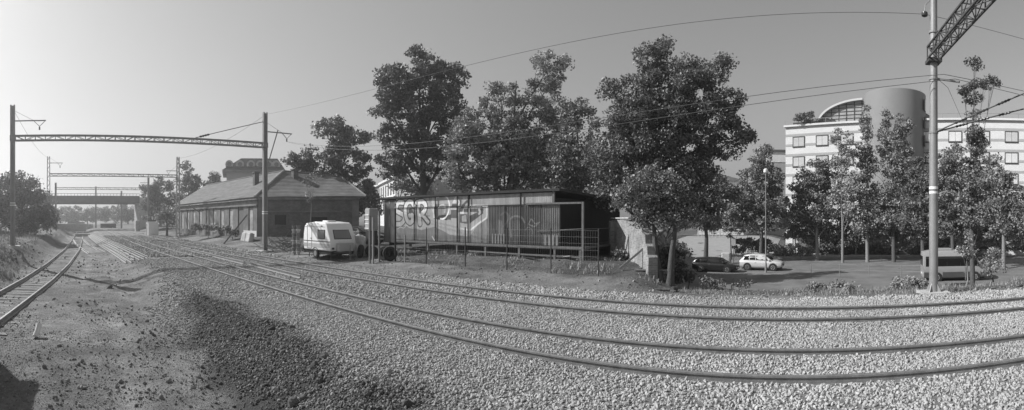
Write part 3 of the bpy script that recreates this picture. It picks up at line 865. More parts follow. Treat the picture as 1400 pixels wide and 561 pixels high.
# trees on the right in front of the hotel
RG = 'trees along the street below the hotel'
tree('feathery_tree', 'feathery cone shaped tree behind the silver car', 1040, 58,
     [(1040, 222, 16, 20), (1035, 245, 26, 18), (1052, 250, 24, 20), (1022, 272, 28, 18), (1050, 275, 34, 20), (1030, 295, 38, 18), (1062, 298, 28, 18), (1045, 208, 7, 10), (1015, 300, 22, 12)], 'leaf_mid', .25, .26, .8, 1.0, RG, per=60)
tree('broadleaf_tree', 'round dark tree below the left hotel windows', 1118, 60,
     [(1118, 240, 26, 20), (1105, 262, 26, 18), (1135, 262, 28, 20), (1115, 290, 38, 18), (1140, 300, 30, 16), (1095, 300, 22, 14)], 'leaf_dark', .25, .26, .8, 1.0, RG, per=60, bark='bark_light')
tree('slender_tree', 'slender pale leaved tree left of the round tower', 1152, 57,
     [(1150, 195, 14, 16), (1160, 215, 20, 18), (1148, 235, 18, 18), (1165, 250, 20, 18), (1155, 275, 24, 18), (1168, 290, 18, 14)], 'leaf_pale', .16, .24, .7, .7, RG, per=40, bark='bark_light')
tree('poplar_tree', 'tall poplar reaching up the left side of the tower', 1186, 58,
     [(1183, 160, 5, 16), (1187, 182, 8, 22), (1182, 205, 10, 22), (1189, 228, 12, 24), (1184, 255, 13, 24), (1190, 282, 15, 22), (1184, 305, 18, 16)], 'leaf_light', .22, .25, .7, 1.0, RG, per=60, bark='bark_light')
tree('poplar_tree', 'widest poplar standing before the middle of the tower', 1222, 58,
     [(1213, 160, 5, 16), (1209, 182, 8, 22), (1232, 172, 6, 20), (1229, 198, 10, 24), (1210, 210, 10, 24), (1243, 168, 5, 16), (1240, 195, 8, 22), (1222, 235, 15, 26), (1208, 250, 13, 26), (1240, 240, 11, 26), (1225, 275, 22, 24), (1212, 300, 22, 18), (1240, 292, 16, 20)], 'leaf_light', .25, .25, .7, 1.0, RG, per=60)
tree('broadleaf_tree', 'very dark tree behind the rear of the light minibus', 1262, 55,
     [(1262, 235, 20, 24), (1255, 268, 24, 24), (1275, 275, 26, 24), (1262, 305, 36, 22), (1290, 310, 26, 16)], 'leaf_dark', .25, .25, .7, 1.0, RG, per=65)
tree('broadleaf_tree', 'bright bushy tree right behind the round mast', 1303, 52,
     [(1300, 215, 18, 20), (1290, 240, 22, 20), (1315, 245, 26, 22), (1300, 275, 34, 22), (1325, 290, 26, 20), (1310, 310, 34, 18)], 'leaf_mid', .22, .24, .7, 1.0, RG, per=60)
tree('broadleaf_tree', 'broad tree at the right edge below the hotel windows', 1372, 50,
     [(1352, 225, 18, 16), (1365, 250, 24, 18), (1385, 270, 26, 20), (1360, 285, 30, 20), (1395, 295, 28, 18), (1375, 312, 36, 16), (1345, 255, 18, 16)], 'leaf_mid', .22, .24, .7, .9, RG, per=55, bark='bark_light')
tree('ivy_tree', 'slim ivy covered dead tree shaped like a cross', 1330, 30,
     [(1332, 92, 7, 9), (1331, 112, 11, 9), (1318, 122, 9, 6), (1345, 118, 10, 6), (1360, 111, 10, 5), (1331, 132, 10, 10), (1331, 152, 8, 12), (1331, 178, 12, 12), (1333, 200, 16, 14), (1328, 225, 16, 16), (1335, 250, 20, 16), (1328, 275, 22, 16), (1340, 295, 20, 14)],
     'leaf_mid', .17, .15, .4, 1.0, per=50)
tree('young_tree', 'small staked tree in front of the minibus', 1321, 22.5, [(1322, 343, 9, 5), (1314, 341, 7, 4), (1327, 350, 6, 6), (1324, 328, 5, 9)], 'leaf_light', .05, .1, .25, .5, per=14, bark='bark_light')
tree('young_tree', 'leafy sapling hiding the nose of the minibus', 1354, 22.5, [(1355, 354, 14, 12), (1347, 366, 10, 8), (1364, 361, 10, 10), (1360, 344, 9, 8)], 'leaf_light', .05, .1, .3, .8, per=24)
# trees further right of the shed and along the street
tree('broadleaf_tree', 'dark tree shading the street behind the black car', 965, 62, [(965, 250, 30, 20), (950, 275, 30, 20), (985, 275, 28, 18), (960, 298, 40, 14), (995, 262, 18, 14)], 'leaf_dark', .3, .28, .8, 1.0, RG, per=55)
tree('street_shrub', 'small dark shrub beside the stone block at the street', 1000, 60, [(1000, 312, 12, 12), (1005, 300, 10, 10)], 'leaf_dark', .1, .2, .6, 1.0, per=50)
# left side
LG = 'trees along the left bank'
tree('bank_tree', 'big hazy tree behind the left mast at the left edge', 30, 62, [(25, 248, 26, 16), (40, 262, 24, 20), (10, 265, 26, 20), (35, 285, 36, 20), (0, 290, 30, 24), (50, 300, 26, 16), (20, 310, 40, 16), (-25, 275, 30, 30)], 'leaf_dark', .3, .3, .9, 1.0, LG, per=55)
tree('bank_tree', 'lower hazy tree on the bank before the bridge', 60, 100, [(55, 275, 20, 14), (45, 290, 26, 14), (62, 295, 20, 12)], 'leaf_dark', .3, .45, 1.2, 1.0, LG, per=50)
HG = 'trees behind the derelict house'
for (px, r, lb, lab, m) in ((215, 100, [(205, 262, 14, 12), (220, 258, 18, 14), (212, 280, 24, 16), (235, 280, 22, 16), (225, 298, 28, 12)], 'hazy rounded tree between the lattice mast and the hut', 'leaf_mid'),
                         (258, 95, [(256, 232, 9, 9), (262, 245, 13, 9), (252, 252, 13, 9), (270, 255, 10, 8), (258, 268, 22, 12)], 'taller tree peeking over the left end of the house', 'leaf_mid'),
                         (290, 95, [(290, 243, 10, 8), (297, 252, 12, 8), (284, 254, 10, 8), (290, 266, 20, 9)], 'small tree peeking over the house roof near the dormers', 'leaf_mid'),
                         (228, 72, [(230, 288, 9, 12), (226, 298, 12, 10)], 'dusty bush growing against the left end of the house', 'leaf_light')):
    tree('broadleaf_tree', lab, px, r, lb, m, .2, .36, 1.0, 1.0, HG, per=45)
for (px, r, lb, lab) in ((120, 210, [(110, 291, 22, 10), (130, 293, 22, 9), (152, 292, 20, 10), (90, 293, 20, 10), (75, 294, 16, 9), (140, 299, 26, 5), (100, 299, 26, 5)], 'far hazy row of trees under the bridge'), (175, 190, [(172, 290, 16, 11), (185, 294, 14, 9), (198, 292, 14, 11), (170, 299, 20, 5)], 'far hazy trees right below the bridge end'),
                         (545, 75, [(552, 252, 16, 10), (565, 256, 14, 9), (575, 262, 20, 12)], 'tree hiding the foot of the pale apartment house'), (500, 62, [(500, 262, 9, 16), (508, 280, 10, 14)], 'narrow dark tree between house and pale apartments')):
    tree('broadleaf_tree', lab, px, r, lb, 'leaf_dark', .25, .5, 1.4, 1.0, 'far trees', per=45)

# grass and weeds (uncountable)
def blades(name, xy, hgt, label, m='grass_blade', lean=.45, w=.02):
    n = len(xy); z = ground(xy[:, 0], xy[:, 1])
    B = np.stack([xy[:, 0], xy[:, 1], z-.02], -1)
    a = rng.uniform(0, 2*pi, n); d = np.stack([np.cos(a), np.sin(a), np.zeros(n)], -1); s = np.stack([-np.sin(a), np.cos(a), np.zeros(n)], -1)
    h_ = (hgt*rng.uniform(.3, 1.3, n)*np.clip(.75 + 1.5*fbm(xy[:, 0]*.8, xy[:, 1]*.8, 99, 3), .25, 2.0))[:, None]; ww = w*rng.uniform(.6, 1.5, n)[:, None]
    up = np.array([0, 0, 1.])[None, :]
    ln = lean*rng.uniform(.2, 1.4, n)[:, None]
    V = np.stack([B-s*ww, B+s*ww, B+d*h_*ln*.35+up*h_*.6+s*ww*.8, B+d*h_*ln*.35+up*h_*.6-s*ww*.8, B+d*h_*ln+up*h_], 1).reshape(-1, 3)
    i = np.arange(n)*5
    Fq = np.concatenate([np.stack([i, i+1, i+2, i+3], -1), np.stack([i+3, i+2, i+4, i+4], -1)])
    # second set as triangles
    me = bpy.data.meshes.new(name)
    me.vertices.add(len(V)); me.vertices.foreach_set('co', V.astype(np.float32).ravel())
    loops = np.concatenate([np.stack([i, i+1, i+2, i+3], -1).ravel(), np.stack([i+3, i+2, i+4], -1).ravel()])
    me.loops.add(len(loops)); me.loops.foreach_set('vertex_index', loops.astype(np.int32))
    st = np.concatenate([np.arange(n)*4, 4*n + np.arange(n)*3])
    me.polygons.add(2*n); me.polygons.foreach_set('loop_start', st.astype(np.int32)); me.update(calc_edges=True)
    at = me.attributes.new('shade', 'FLOAT', 'FACE'); sh = rng.uniform(.5, 1.4, n); at.data.foreach_set('value', np.concatenate([sh, sh]).astype(np.float32))
    return tag(link(name, me, m), label, 'grass', kind='stuff')
def patch(n, x0, x1, y0, y1, seed, thr=0.0, sc=.7):
    x = rng.uniform(x0, x1, n); y = rng.uniform(y0, y1, n)
    k = fbm(x*sc, y*sc, seed, 3) + rng.uniform(-.25, .25, n) > thr
    return np.stack([x[k], y[k]], -1)
blades('verge_weed', np.concatenate([patch(26000, -4.5, 15, 16.4, 20.0, 81, .02), patch(14000, -3.5, 15, 17.5, 19.6, 82, .12)]), .22, 'dry weeds and grass on the verge above the street', w=.009)
blades('yard_weed', patch(15000, -24, -5.5, 17.6, 21.5, 83, .12), .17, 'sparse weeds in the shade along the shed and fence', w=.014)
blades('bank_weed', patch(14000, -60, -15, -9, -2.5, 84, .0), .28, 'dusty weeds on the left bank beside the siding', w=.03)
def bush(name, label, px, r, lobes, m, leaf, clump, per, grp=None):
    return tree(name, label, px, r, lobes, m, .03, leaf, clump, 1.0, grp, per=per)
BG = 'shrubs on the embankment'
bush('shrub', 'dark bramble shrub below the low tree at the brick wall', 940, 22, [(930, 366, 10, 8), (940, 375, 10, 6), (920, 379, 10, 6)], 'leaf_dark', .11, .3, 60, BG)
bush('shrub', 'dense dark shrub behind the two leaning trunks', 914, 22.8, [(898, 346, 11, 15), (914, 348, 12, 16), (930, 344, 12, 13), (908, 362, 14, 9)], 'leaf_dark', .11, .3, 60, BG)
bush('shrub', 'dusty weeds against the middle of the house front', 285, 58, [(278, 311, 9, 4), (290, 311, 9, 4), (268, 310, 7, 4)], 'leaf_light', .2, .5, 40)
bush('shrub', 'dusty weeds against the right part of the house front', 318, 51, [(310, 314, 8, 4), (322, 316, 7, 4)], 'leaf_mid', .18, .45, 40)
bush('shrub', 'small shrub at the foot of the brick wall', 846, 22.5, [(846, 352, 10, 9), (856, 360, 10, 6)], 'leaf_mid', .11, .3, 45, BG)
bush('shrub', 'pale weed clump growing left of the round mast', 1232, 19.0, [(1225, 388, 14, 5), (1246, 385, 14, 7), (1258, 388, 9, 7)], 'leaf_pale', .07, .2, 60, BG)
bush('shrub', 'low weed clump midway along the verge', 1130, 19.3, [(1110, 390, 16, 4), (1140, 390, 16, 5), (1165, 390, 10, 4)], 'leaf_light', .07, .2, 50, BG)
bush('shrub', 'low weed clump below the black car', 1000, 19.8, [(985, 386, 16, 5), (1015, 388, 14, 5), (965, 382, 10, 6)], 'leaf_mid', .08, .2, 50, BG)
for (px, r, lb, m_, lab) in ((1150, 61, [(1138, 318, 18, 14), (1160, 322, 20, 14)], 'leaf_dark', 'dark bush filling the gap between the first hotel trees'),
    (1205, 60, [(1190, 315, 20, 18), (1212, 318, 22, 18), (1235, 318, 20, 18)], 'leaf_mid', 'broad bush at the foot of the poplars'),
    (1262, 58, [(1252, 320, 18, 16), (1275, 318, 20, 18), (1295, 320, 18, 16)], 'leaf_dark', 'dark bush behind the rear of the minibus'),
    (1335, 55, [(1318, 318, 20, 16), (1342, 316, 22, 18), (1362, 320, 20, 16), (1390, 318, 24, 18)], 'leaf_mid', 'broad bush beyond the front of the minibus'),
    (1095, 61, [(1085, 318, 16, 10), (1105, 318, 18, 12)], 'leaf_mid', 'bush right of the feathery tree above the pale hedge')):
    bush('tall_bush', lab, px, r, lb, m_, .25, .7, 60, 'bushes below the hotel')
bush('hedge', 'dark hedge right of the stone block at the street', 1030, 64, [(1012, 334, 12, 11), (1030, 335, 13, 11), (1048, 337, 12, 10)], 'leaf_dark', .25, .6, 60)
bush('hedge', 'dark hedge at the top of the side street', 985, 96, [(925, 305, 18, 12), (950, 306, 18, 10), (975, 306, 18, 10), (1000, 307, 18, 10), (1025, 308, 18, 10), (1050, 309, 18, 10)], 'leaf_dark', .35, .9, 50)
bush('hedge', 'pale clipped hedge behind the silver car', 1085, 63, [(1068, 342, 14, 9), (1085, 343, 14, 9), (1102, 344, 12, 8)], 'leaf_pale', .2, .5, 60)
bush('hedge', 'dark hedge in deep shade below the hotel trees', 1190, 66, [(1130, 338, 18, 12), (1160, 338, 18, 12), (1190, 338, 18, 12), (1220, 338, 18, 12), (1250, 338, 18, 12), (1290, 335, 24, 12), (1340, 332, 26, 14), (1390, 330, 24, 14)], 'leaf_dark', .25, .6, 60)

# ------------------------------------------------------------------ graffiti shed on stilts
SY = 20.0
def wall_px(px, py):          # photo position -> (x, z) on the shed's front plane
    x = XatY(px, SY); r = SY/math.cos(phi(px)); return (x, Zp(py, r))
def poly_in(X, Z, pts):
    ins = np.zeros(X.shape, bool); n = len(pts)
    for i in range(n):
        x0, z0 = pts[i]; x1, z1 = pts[(i+1) % n]
        c = ((z0 > Z) != (z1 > Z)) & (X < (x1-x0)*(Z-z0)/((z1-z0) if z1 != z0 else 1e-9) + x0)
        ins ^= c
    return ins
def seg_dist(X, Z, pts):
    d = np.full(X.shape, 1e9)
    for (a, b) in zip(pts[:-1], pts[1:]):
        ax, az = a; bx, bz = b; L2 = (bx-ax)**2 + (bz-az)**2 + 1e-12
        t = np.clip(((X-ax)*(bx-ax) + (Z-az)*(bz-az))/L2, 0, 1)
        d = np.minimum(d, np.hypot(X-ax-t*(bx-ax), Z-az-t*(bz-az)))
    return d
def curve(pts, n=6):          # Catmull-Rom through points
    out = []; p = [pts[0]] + list(pts) + [pts[-1]]
    for i in range(1, len(p)-2):
        for k in range(n):
            t = k/n
            out.append(tuple(.5*((2*p[i][j]) + (-p[i-1][j]+p[i+1][j])*t + (2*p[i-1][j]-5*p[i][j]+4*p[i+1][j]-p[i+2][j])*t*t + (-p[i-1][j]+3*p[i][j]-3*p[i+1][j]+p[i+2][j])*t**3) for j in (0, 1)))
    out.append(tuple(pts[-1])); return out
def zA(pts): return [wall_px(500+x/9.35, 255+y/9.35) for x, y in pts]
def zB(pts): return [wall_px(590+x/9.35, 255+y/9.35) for x, y in pts]
def zC(pts): return [wall_px(680+x/5.1, 255+y/5.1) for x, y in pts]
SHAPES = []
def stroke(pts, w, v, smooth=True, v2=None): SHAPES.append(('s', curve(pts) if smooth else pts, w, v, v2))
def fill(pts, v): SHAPES.append(('p', pts, 0, v, None))
# pale ground of the painted part
fill(zA([(360, 130), (935, 110), (935, 500), (700, 560), (520, 500), (400, 520), (360, 480)]), .40)
fill(zB([(0, 110), (470, 110), (470, 240), (700, 250), (705, 405), (600, 470), (480, 640), (230, 620), (120, 560), (0, 500)]), .42)
# S
S_ = zA([(462, 208), (410, 205), (385, 250), (388, 310), (440, 345), (482, 375), (478, 440), (440, 480), (385, 485)])
stroke(S_, .44, .07); stroke(S_, .29, .95, v2=.45)
# G
G_ = zA([(600, 240), (570, 200), (525, 205), (497, 260), (500, 350), (520, 430), (560, 465), (592, 430), (590, 375), (555, 372)])
stroke(G_, .44, .06); stroke(G_, .29, .95, v2=.42)
fill(zA([(540, 290), (580, 280), (600, 320), (570, 350), (540, 345)]), .1)
# R
R_ = zA([(660, 215), (668, 300), (676, 400), (684, 480)]); Rb = zA([(640, 205), (710, 195), (748, 235), (748, 300), (715, 345), (690, 365)]); Rl = zA([(700, 350), (745, 400), (790, 455)])
for q_ in (R_, Rb, Rl): stroke(q_, .44, .06)
stroke(R_, .30, .6, v2=.42); stroke(Rb, .29, .95, v2=.5); stroke(Rl, .22, .45)
stroke(zA([(680, 290), (685, 335)]), .14, .08)
stroke(zA([(730, 370), (810, 380)]), .05, .15); stroke(zA([(800, 130), (810, 215)]), .05, .2); stroke(zA([(840, 200), (830, 230), (870, 330), (880, 430)]), .28, .5)
# tag under the letters
stroke(zA([(400, 545), (440, 520), (480, 535), (515, 500), (550, 525), (600, 535)]), .035, .6)
# big ring
fill(zB([(30, 225), (200, 225), (205, 330), (180, 410), (120, 425), (40, 415)]), .28)
fill(zB([(80, 370), (240, 360), (240, 420), (190, 430), (60, 425)]), .05)
fill(zB([(20, 225), (60, 225), (60, 420), (20, 420)]), .12)
stroke(zB([(140, 230), (165, 270), (160, 330)]), .12, .5); stroke(zB([(80, 270), (100, 240), (140, 235)]), .05, .75)
ring = [(125 + 92*math.cos(a), 262 + 155*math.sin(a)) for a in np.linspace(-2.2, 1.75, 18)]
stroke(zB(ring), .10, .92); stroke(zB([(70, 120), (35, 180), (15, 290), (25, 400)]), .09, .75)
stroke(zB([(0, 640), (40, 700), (120, 740), (200, 720)]), .06, .6)
# A
fill(zB([(250, 215), (290, 130), (300, 130), (320, 215)]), .75); stroke(zB([(300, 130), (340, 200), (330, 230)]), .07, .8); stroke(zB([(240, 285), (315, 285)]), .09, .7)
fill(zB([(250, 225), (300, 225), (300, 265), (245, 265)]), .10); fill(zB([(240, 300), (312, 300), (325, 410), (240, 410)]), .14); fill(zB([(190, 380), (235, 360), (240, 430), (185, 425)]), .1)
stroke(zB([(300, 230), (330, 320), (335, 430)]), .05, .1)
# Z with the arrow
fill(zB([(345, 325), (375, 235), (440, 170), (465, 190), (420, 230), (385, 325)]), .1)
fill(zB([(400, 285), (655, 280), (652, 350), (600, 360), (580, 335), (560, 325), (405, 330)]), .10)
fill(zB([(470, 380), (570, 335), (640, 355), (475, 480), (465, 480)]), .09)
fill(zB([(360, 355), (445, 355), (450, 480), (355, 465)]), .12); fill(zB([(375, 380), (430, 365), (440, 450), (380, 450)]), .42)
stroke(zB([(600, 300), (615, 330), (600, 350)]), .14, .45)
stroke(zB([(470, 245), (700, 250), (700, 400), (600, 470), (490, 560), (345, 540), (340, 340), (400, 340)]), .10, .78, smooth=False); stroke(zB([(470, 130), (475, 560)]), .06, .7, smooth=False)
# fainter pieces further right
stroke(zC([(20, 200), (50, 180), (75, 210), (60, 250), (20, 300)]), .10, .30); stroke(zC([(90, 350), (85, 240), (110, 210), (160, 215), (185, 250)]), .10, .33)
fill(zC([(0, 230), (30, 240), (40, 320), (0, 350)]), .3); fill(zC([(95, 240), (150, 235), (160, 300), (100, 310)]), .22)
stroke(zC([(215, 260), (235, 230), (260, 260), (290, 250)]), .06, .36); stroke(zC([(215, 265), (255, 280), (285, 255)]), .06, .34); stroke(zC([(190, 310), (210, 285), (235, 300), (245, 330)]), .05, .26)
stroke(zC([(320, 180), (340, 160), (365, 175), (360, 210), (330, 205)]), .04, .24); stroke(zC([(400, 170), (410, 230), (405, 260)]), .06, .22)
def paint(X, Z, base):
    v = base.copy()
    for kind, pts, w, val, v2 in SHAPES:
        if kind == 'p': k = poly_in(X, Z, pts); v = np.where(k, val, v)
        else:
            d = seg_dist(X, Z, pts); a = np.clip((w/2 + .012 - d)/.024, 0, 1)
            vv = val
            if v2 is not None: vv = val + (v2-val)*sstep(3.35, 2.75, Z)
            v = v*(1-a) + vv*a
    return v
SH = empty('shed', (-17.3, SY, 0.6), 0, 'long dark shed on stilts with graffiti covered corrugated front', 'shed')
so = Vector((-17.3, SY, 0.6))
def SB(name, m, fn, parent=SH, **kw):
    mb = MB(); fn(mb); mb.v = [tuple(Vector(v)-so) for v in mb.v] if parent is SH else mb.v
    return mb.build(name, m, parent, **kw)
xL = XatY(540, SY); xR = XatY(765, SY); xE = XatY(757, SY); xC = XatY(797, SY)
zbot, ztop = 1.33, 3.37
def grid_panel(name, x0, x1, z0, z1, wave, base, yoff, m='painted_sheet'):
    nxp = max(6, int((x1-x0)/.021)); nzp = max(6, int((z1-z0)/.028))
    xs = np.linspace(x0, x1, nxp+1); zs = np.linspace(z0, z1, nzp+1)
    X, Z = np.meshgrid(xs, zs)
    Yv = SY + yoff + wave*np.sin(X*2*pi/.105) + .008*fbm(X*1.5, Z*1.5, int(x0*10) % 97, 2)
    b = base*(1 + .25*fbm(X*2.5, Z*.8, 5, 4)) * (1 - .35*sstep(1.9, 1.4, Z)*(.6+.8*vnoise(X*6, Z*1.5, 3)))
    if wave > 0.004: b = b*(1 - .0)
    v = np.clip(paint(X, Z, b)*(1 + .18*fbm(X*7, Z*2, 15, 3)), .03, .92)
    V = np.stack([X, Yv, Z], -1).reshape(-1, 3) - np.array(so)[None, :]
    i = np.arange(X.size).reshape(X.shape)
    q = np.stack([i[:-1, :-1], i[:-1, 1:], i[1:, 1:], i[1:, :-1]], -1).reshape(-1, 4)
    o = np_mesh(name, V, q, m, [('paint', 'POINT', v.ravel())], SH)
    for p in o.data.polygons: p.use_smooth = True
    sm = o.modifiers.new('thickness', 'SOLIDIFY'); sm.thickness = .006; sm.offset = -1
    return o
seams = [540, 566, 580, 595, 609, 625, 640, 658, 666, 689, 712, 739, 765]
for k, (a, b) in enumerate(zip(seams[:-1], seams[1:])):
    x0, x1 = XatY(a, SY)+.012, XatY(b, SY)-.012
    flat = b <= 666
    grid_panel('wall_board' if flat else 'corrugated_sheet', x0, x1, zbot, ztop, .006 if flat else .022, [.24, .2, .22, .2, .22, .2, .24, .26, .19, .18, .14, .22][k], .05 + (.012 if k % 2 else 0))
for (a, b, base) in ((540, 588, .33), (588, 640, .36), (640.5, 710, .30), (711.5, 757, .31)):
    grid_panel('fascia_panel', XatY(a, SY)+.02, XatY(b, SY)-.02, ztop+.02, 3.98, .003, base, .09)
# plain weathered boards at the left end
for (a, b, base) in ((524, 531, .13), (531, 539.5, .12)):
    grid_panel('wall_board', XatY(a, SY)+.01, XatY(b, SY)-.01, 1.1, 3.9, .004, base, .07)
def roof_(mb):
    x0 = XatY(516, SY)-.1; x1 = xE + .35
    vs = [(x0, SY-.06, 4.12), (x1, SY-.06, 4.16), (x1, SY+9.2, 3.86), (x0, SY+9.2, 3.82), (x0, SY-.06, 3.99), (x1, SY-.06, 4.03), (x1, SY+9.2, 3.73), (x0, SY+9.2, 3.69)]
    mb.add(vs, [(0,1,2,3),(7,6,5,4),(0,4,5,1),(1,5,6,2),(2,6,7,3),(3,7,4,0)])
SB('roof', 'roof_felt', roof_)
SB('back_wall', 'timber_dark', lambda mb: mb.box(xL-.9, xE, SY+8.6, SY+8.75, .9, 3.7))
SB('end_wall', 'timber_dark', lambda mb: mb.box(xE-.12, xE-.02, SY+.3, SY+8.6, .9, 3.72))
SB('end_wall', 'timber_dark', lambda mb: mb.box(xL-.95, xL-.85, SY+.3, SY+8.6, .9, 3.7))
SB('deck', 'timber_dark', lambda mb: mb.box(xL-.1, xC, SY+.14, SY+8.4, 1.16, 1.28))
SB('front_beam', 'timber', lambda mb: mb.box(xL, xC+.05, SY-.04, SY+.06, 1.2, 1.31))
for px in (585, 664, 710, 758.5, 793.5, 625):
    x = XatY(px, SY+.05); g_ = gz(x, SY)
    SB('stilt', 'timber', lambda mb: mb.box(x-.05, x+.05, SY, SY+.1, g_-.1, 1.198))
for px in (610, 735, 560):
    x = XatY(px, SY+3); SB('stilt', 'timber_dark', lambda mb: mb.box(x-.08, x+.08, SY+3, SY+3.15, gz(x, SY+3)-.1, 1.158))
SB('lower_rail', 'timber', lambda mb: mb.bar((XatY(640, SY), SY+.05, .86), (XatY(793, SY), SY+.05, .80), .06, .07))
SB('corner_post', 'timber', lambda mb: mb.box(xC-.05, xC+.05, SY-.05, SY+.05, .55, ztop+.1))
SB('porch_beam', 'timber', lambda mb: mb.box(XatY(720, SY), xC-.052, SY-.06, SY+.03, ztop+.005, ztop+.095))
for (z, w) in ((2.16, .035),):
    SB('railing', 'timber', lambda mb: mb.bar((XatY(735, SY), SY-.02, z-.12), (xC-.055, SY-.02, z+.02), .035))
    SB('railing', 'timber', lambda mb: mb.bar((xC, SY+.055, z), (xC, SY+4.0, z), .035))
SB('side_beam', 'timber', lambda mb: mb.box(xC-.06, xC+.04, SY+.07, SY+4.2, 1.2, 1.3))
SB('gusset_board', 'timber', lambda mb: mb.box(xE-.1, xE+.02, SY+.02, SY+.12, ztop+.1, 4.02))
for (p0, n) in ((673, 5), (744.5, 4)):
    for k in range(n):
        px = p0 + k*(3.8 if p0 < 700 else 5.2); w_ = 1.9 if p0 < 700 else 2.7
        x0, x1 = XatY(px, SY), XatY(px+w_, SY)
        SB('pale_slat', 'timber_pale', lambda mb: mb.box(x0, x1, SY-.03, SY-.008, 1.34, 1.86))
for px in (566, 595, 625, 640, 712):
    x = XatY(px, SY); SB('batten', 'timber_dark', lambda mb: mb.box(x-.03, x+.03, SY-.012, SY+.02, 1.32, 3.96))
x = XatY(689, SY); SB('batten', 'timber', lambda mb: mb.box(x-.022, x+.022, SY-.012, SY+.02, 1.32, 3.36))
SB('horizontal_seam', 'timber_dark', lambda mb: mb.box(xL+.05, XatY(712, SY), SY+.0, SY+.03, ztop-.012, ztop+.018))

# wire fence in front of the shed
FY = 17.5
fx0 = -25.5+2.9; fpx = [-20.3, -17.8, -15.07, -12.55, -10.2, -7.95]
t = empty('wire_fence', (-14, FY, .25), 0, 'low wire fence on thin dark posts in front of the shed', 'fence')
for x in fpx:
    mb = MB(); g_ = gz(x, FY); mb.tube([(x+14, 0, g_-.45), (x+14+random.uniform(-.03, .03), 0, g_+1.95-.25)], .028, 8); mb.build('post', 'mast_dark', t, smooth=True)
for k in range(7):
    mb = MB(); zz = .25 + k*.27
    pts = [(x+14, 0, gz(x, FY)-.25+zz) for x in fpx]; mb.tube(pts, .0035, 4); mb.build('strand', 'mast_steel', t)
mb = MB()
for k in range(112):
    x = -20.3 + k*.11; g_ = gz(x, FY)-.25; mb.bar((x+14, 0, g_), (x+14, 0, g_+1.86), .004)
tag(mb.build('mesh_wire', 'mast_steel', t), kind='stuff')

# brick wall end beside the tree
A_ = P(893, 19.4); B_ = P(841, 26.0)
wd = (B_-A_); wl = wd.length; wa = math.atan2(wd.y, wd.x)
t = empty('brick_wall', (A_.x, A_.y, 0), wa, 'crumbling sunlit brick wall stub beside the shed end', 'wall')
mb = MB()
poly = [(0, -.1), (wl, .3), (wl, 2.62), (wl*.6, 2.6), (wl*.45, 2.52), (1.9, 2.42), (1.3, 2.35), (.95, 2.2), (.8, 2.05), (.5, 1.98), (.42, 1.6), (.2, 1.5), (.15, 1.15), (0, 1.05)]
mb.prism(poly, -.2, .2, 'xz'); w_ = mb.build('wall', 'brick_wall', t, uv=True)
cp = MB(); cp.box(wl*.45, wl, -.25, .25, 2.66, 2.73); cp.build('coping', 'concrete', t, bevel=.015)
for (u, hh) in ((wl-.45, 2.55),):
    pm = MB(); pm.box(u-.2, u+.2, .19, .42, .3, hh); pm.build('pier', 'brick_wall', t, uv=True)
mb = MB(); mb.bar((0, 0, .1), (-.5, -1.9, 1.75), .09); o = mb.build('plank', 'timber_pale'); o.location = (A_.x - 1.55, A_.y - .1 + .3, gz(A_.x-1.5, A_.y+.2)); o.rotation_euler = (0, 0, R(128)); tag(o, 'pale plank leaning against the brick wall', 'plank')
mb = MB(); mb.bar((0, 0, .06), (1.7, .1, .09), .16, .05); o = mb.build('plank', 'timber'); q = P(868, 19.9); o.location = (q.x, q.y, gz(q.x, q.y)); tag(o, 'weathered plank lying flat on the dirt by the brick wall', 'plank')
# log heap on the dirt under the low tree
for k, (px, py, L, a, rr) in enumerate(((905, 393, .6, .2, .06), (914, 390, .7, -.3, .07), (922, 386, .3, 1.1, .10), (898, 392, .5, .6, .05), (936, 393, .35, .1, .05))):
    r = F*2.5/(py-HOR); q = P(px, r); mb = MB(); mb.tube([(-L/2, 0, rr*.8), (0, .03, rr*.9), (L/2, 0, rr*.8)], [rr, rr*1.05, rr*.9], 9)
    o = mb.build('log', 'bark'); o.location = (q.x, q.y, gz(q.x, q.y)); o.rotation_euler = (0, 0, a)
    tag(o, ['leftward lying log of the small heap by the ballast', 'long log across the small heap by the ballast', 'stump end standing out of the small log heap', 'thin log at the front of the small heap', 'short log lying apart at the right of the heap'][k], 'log', 'logs heaped by the ballast')

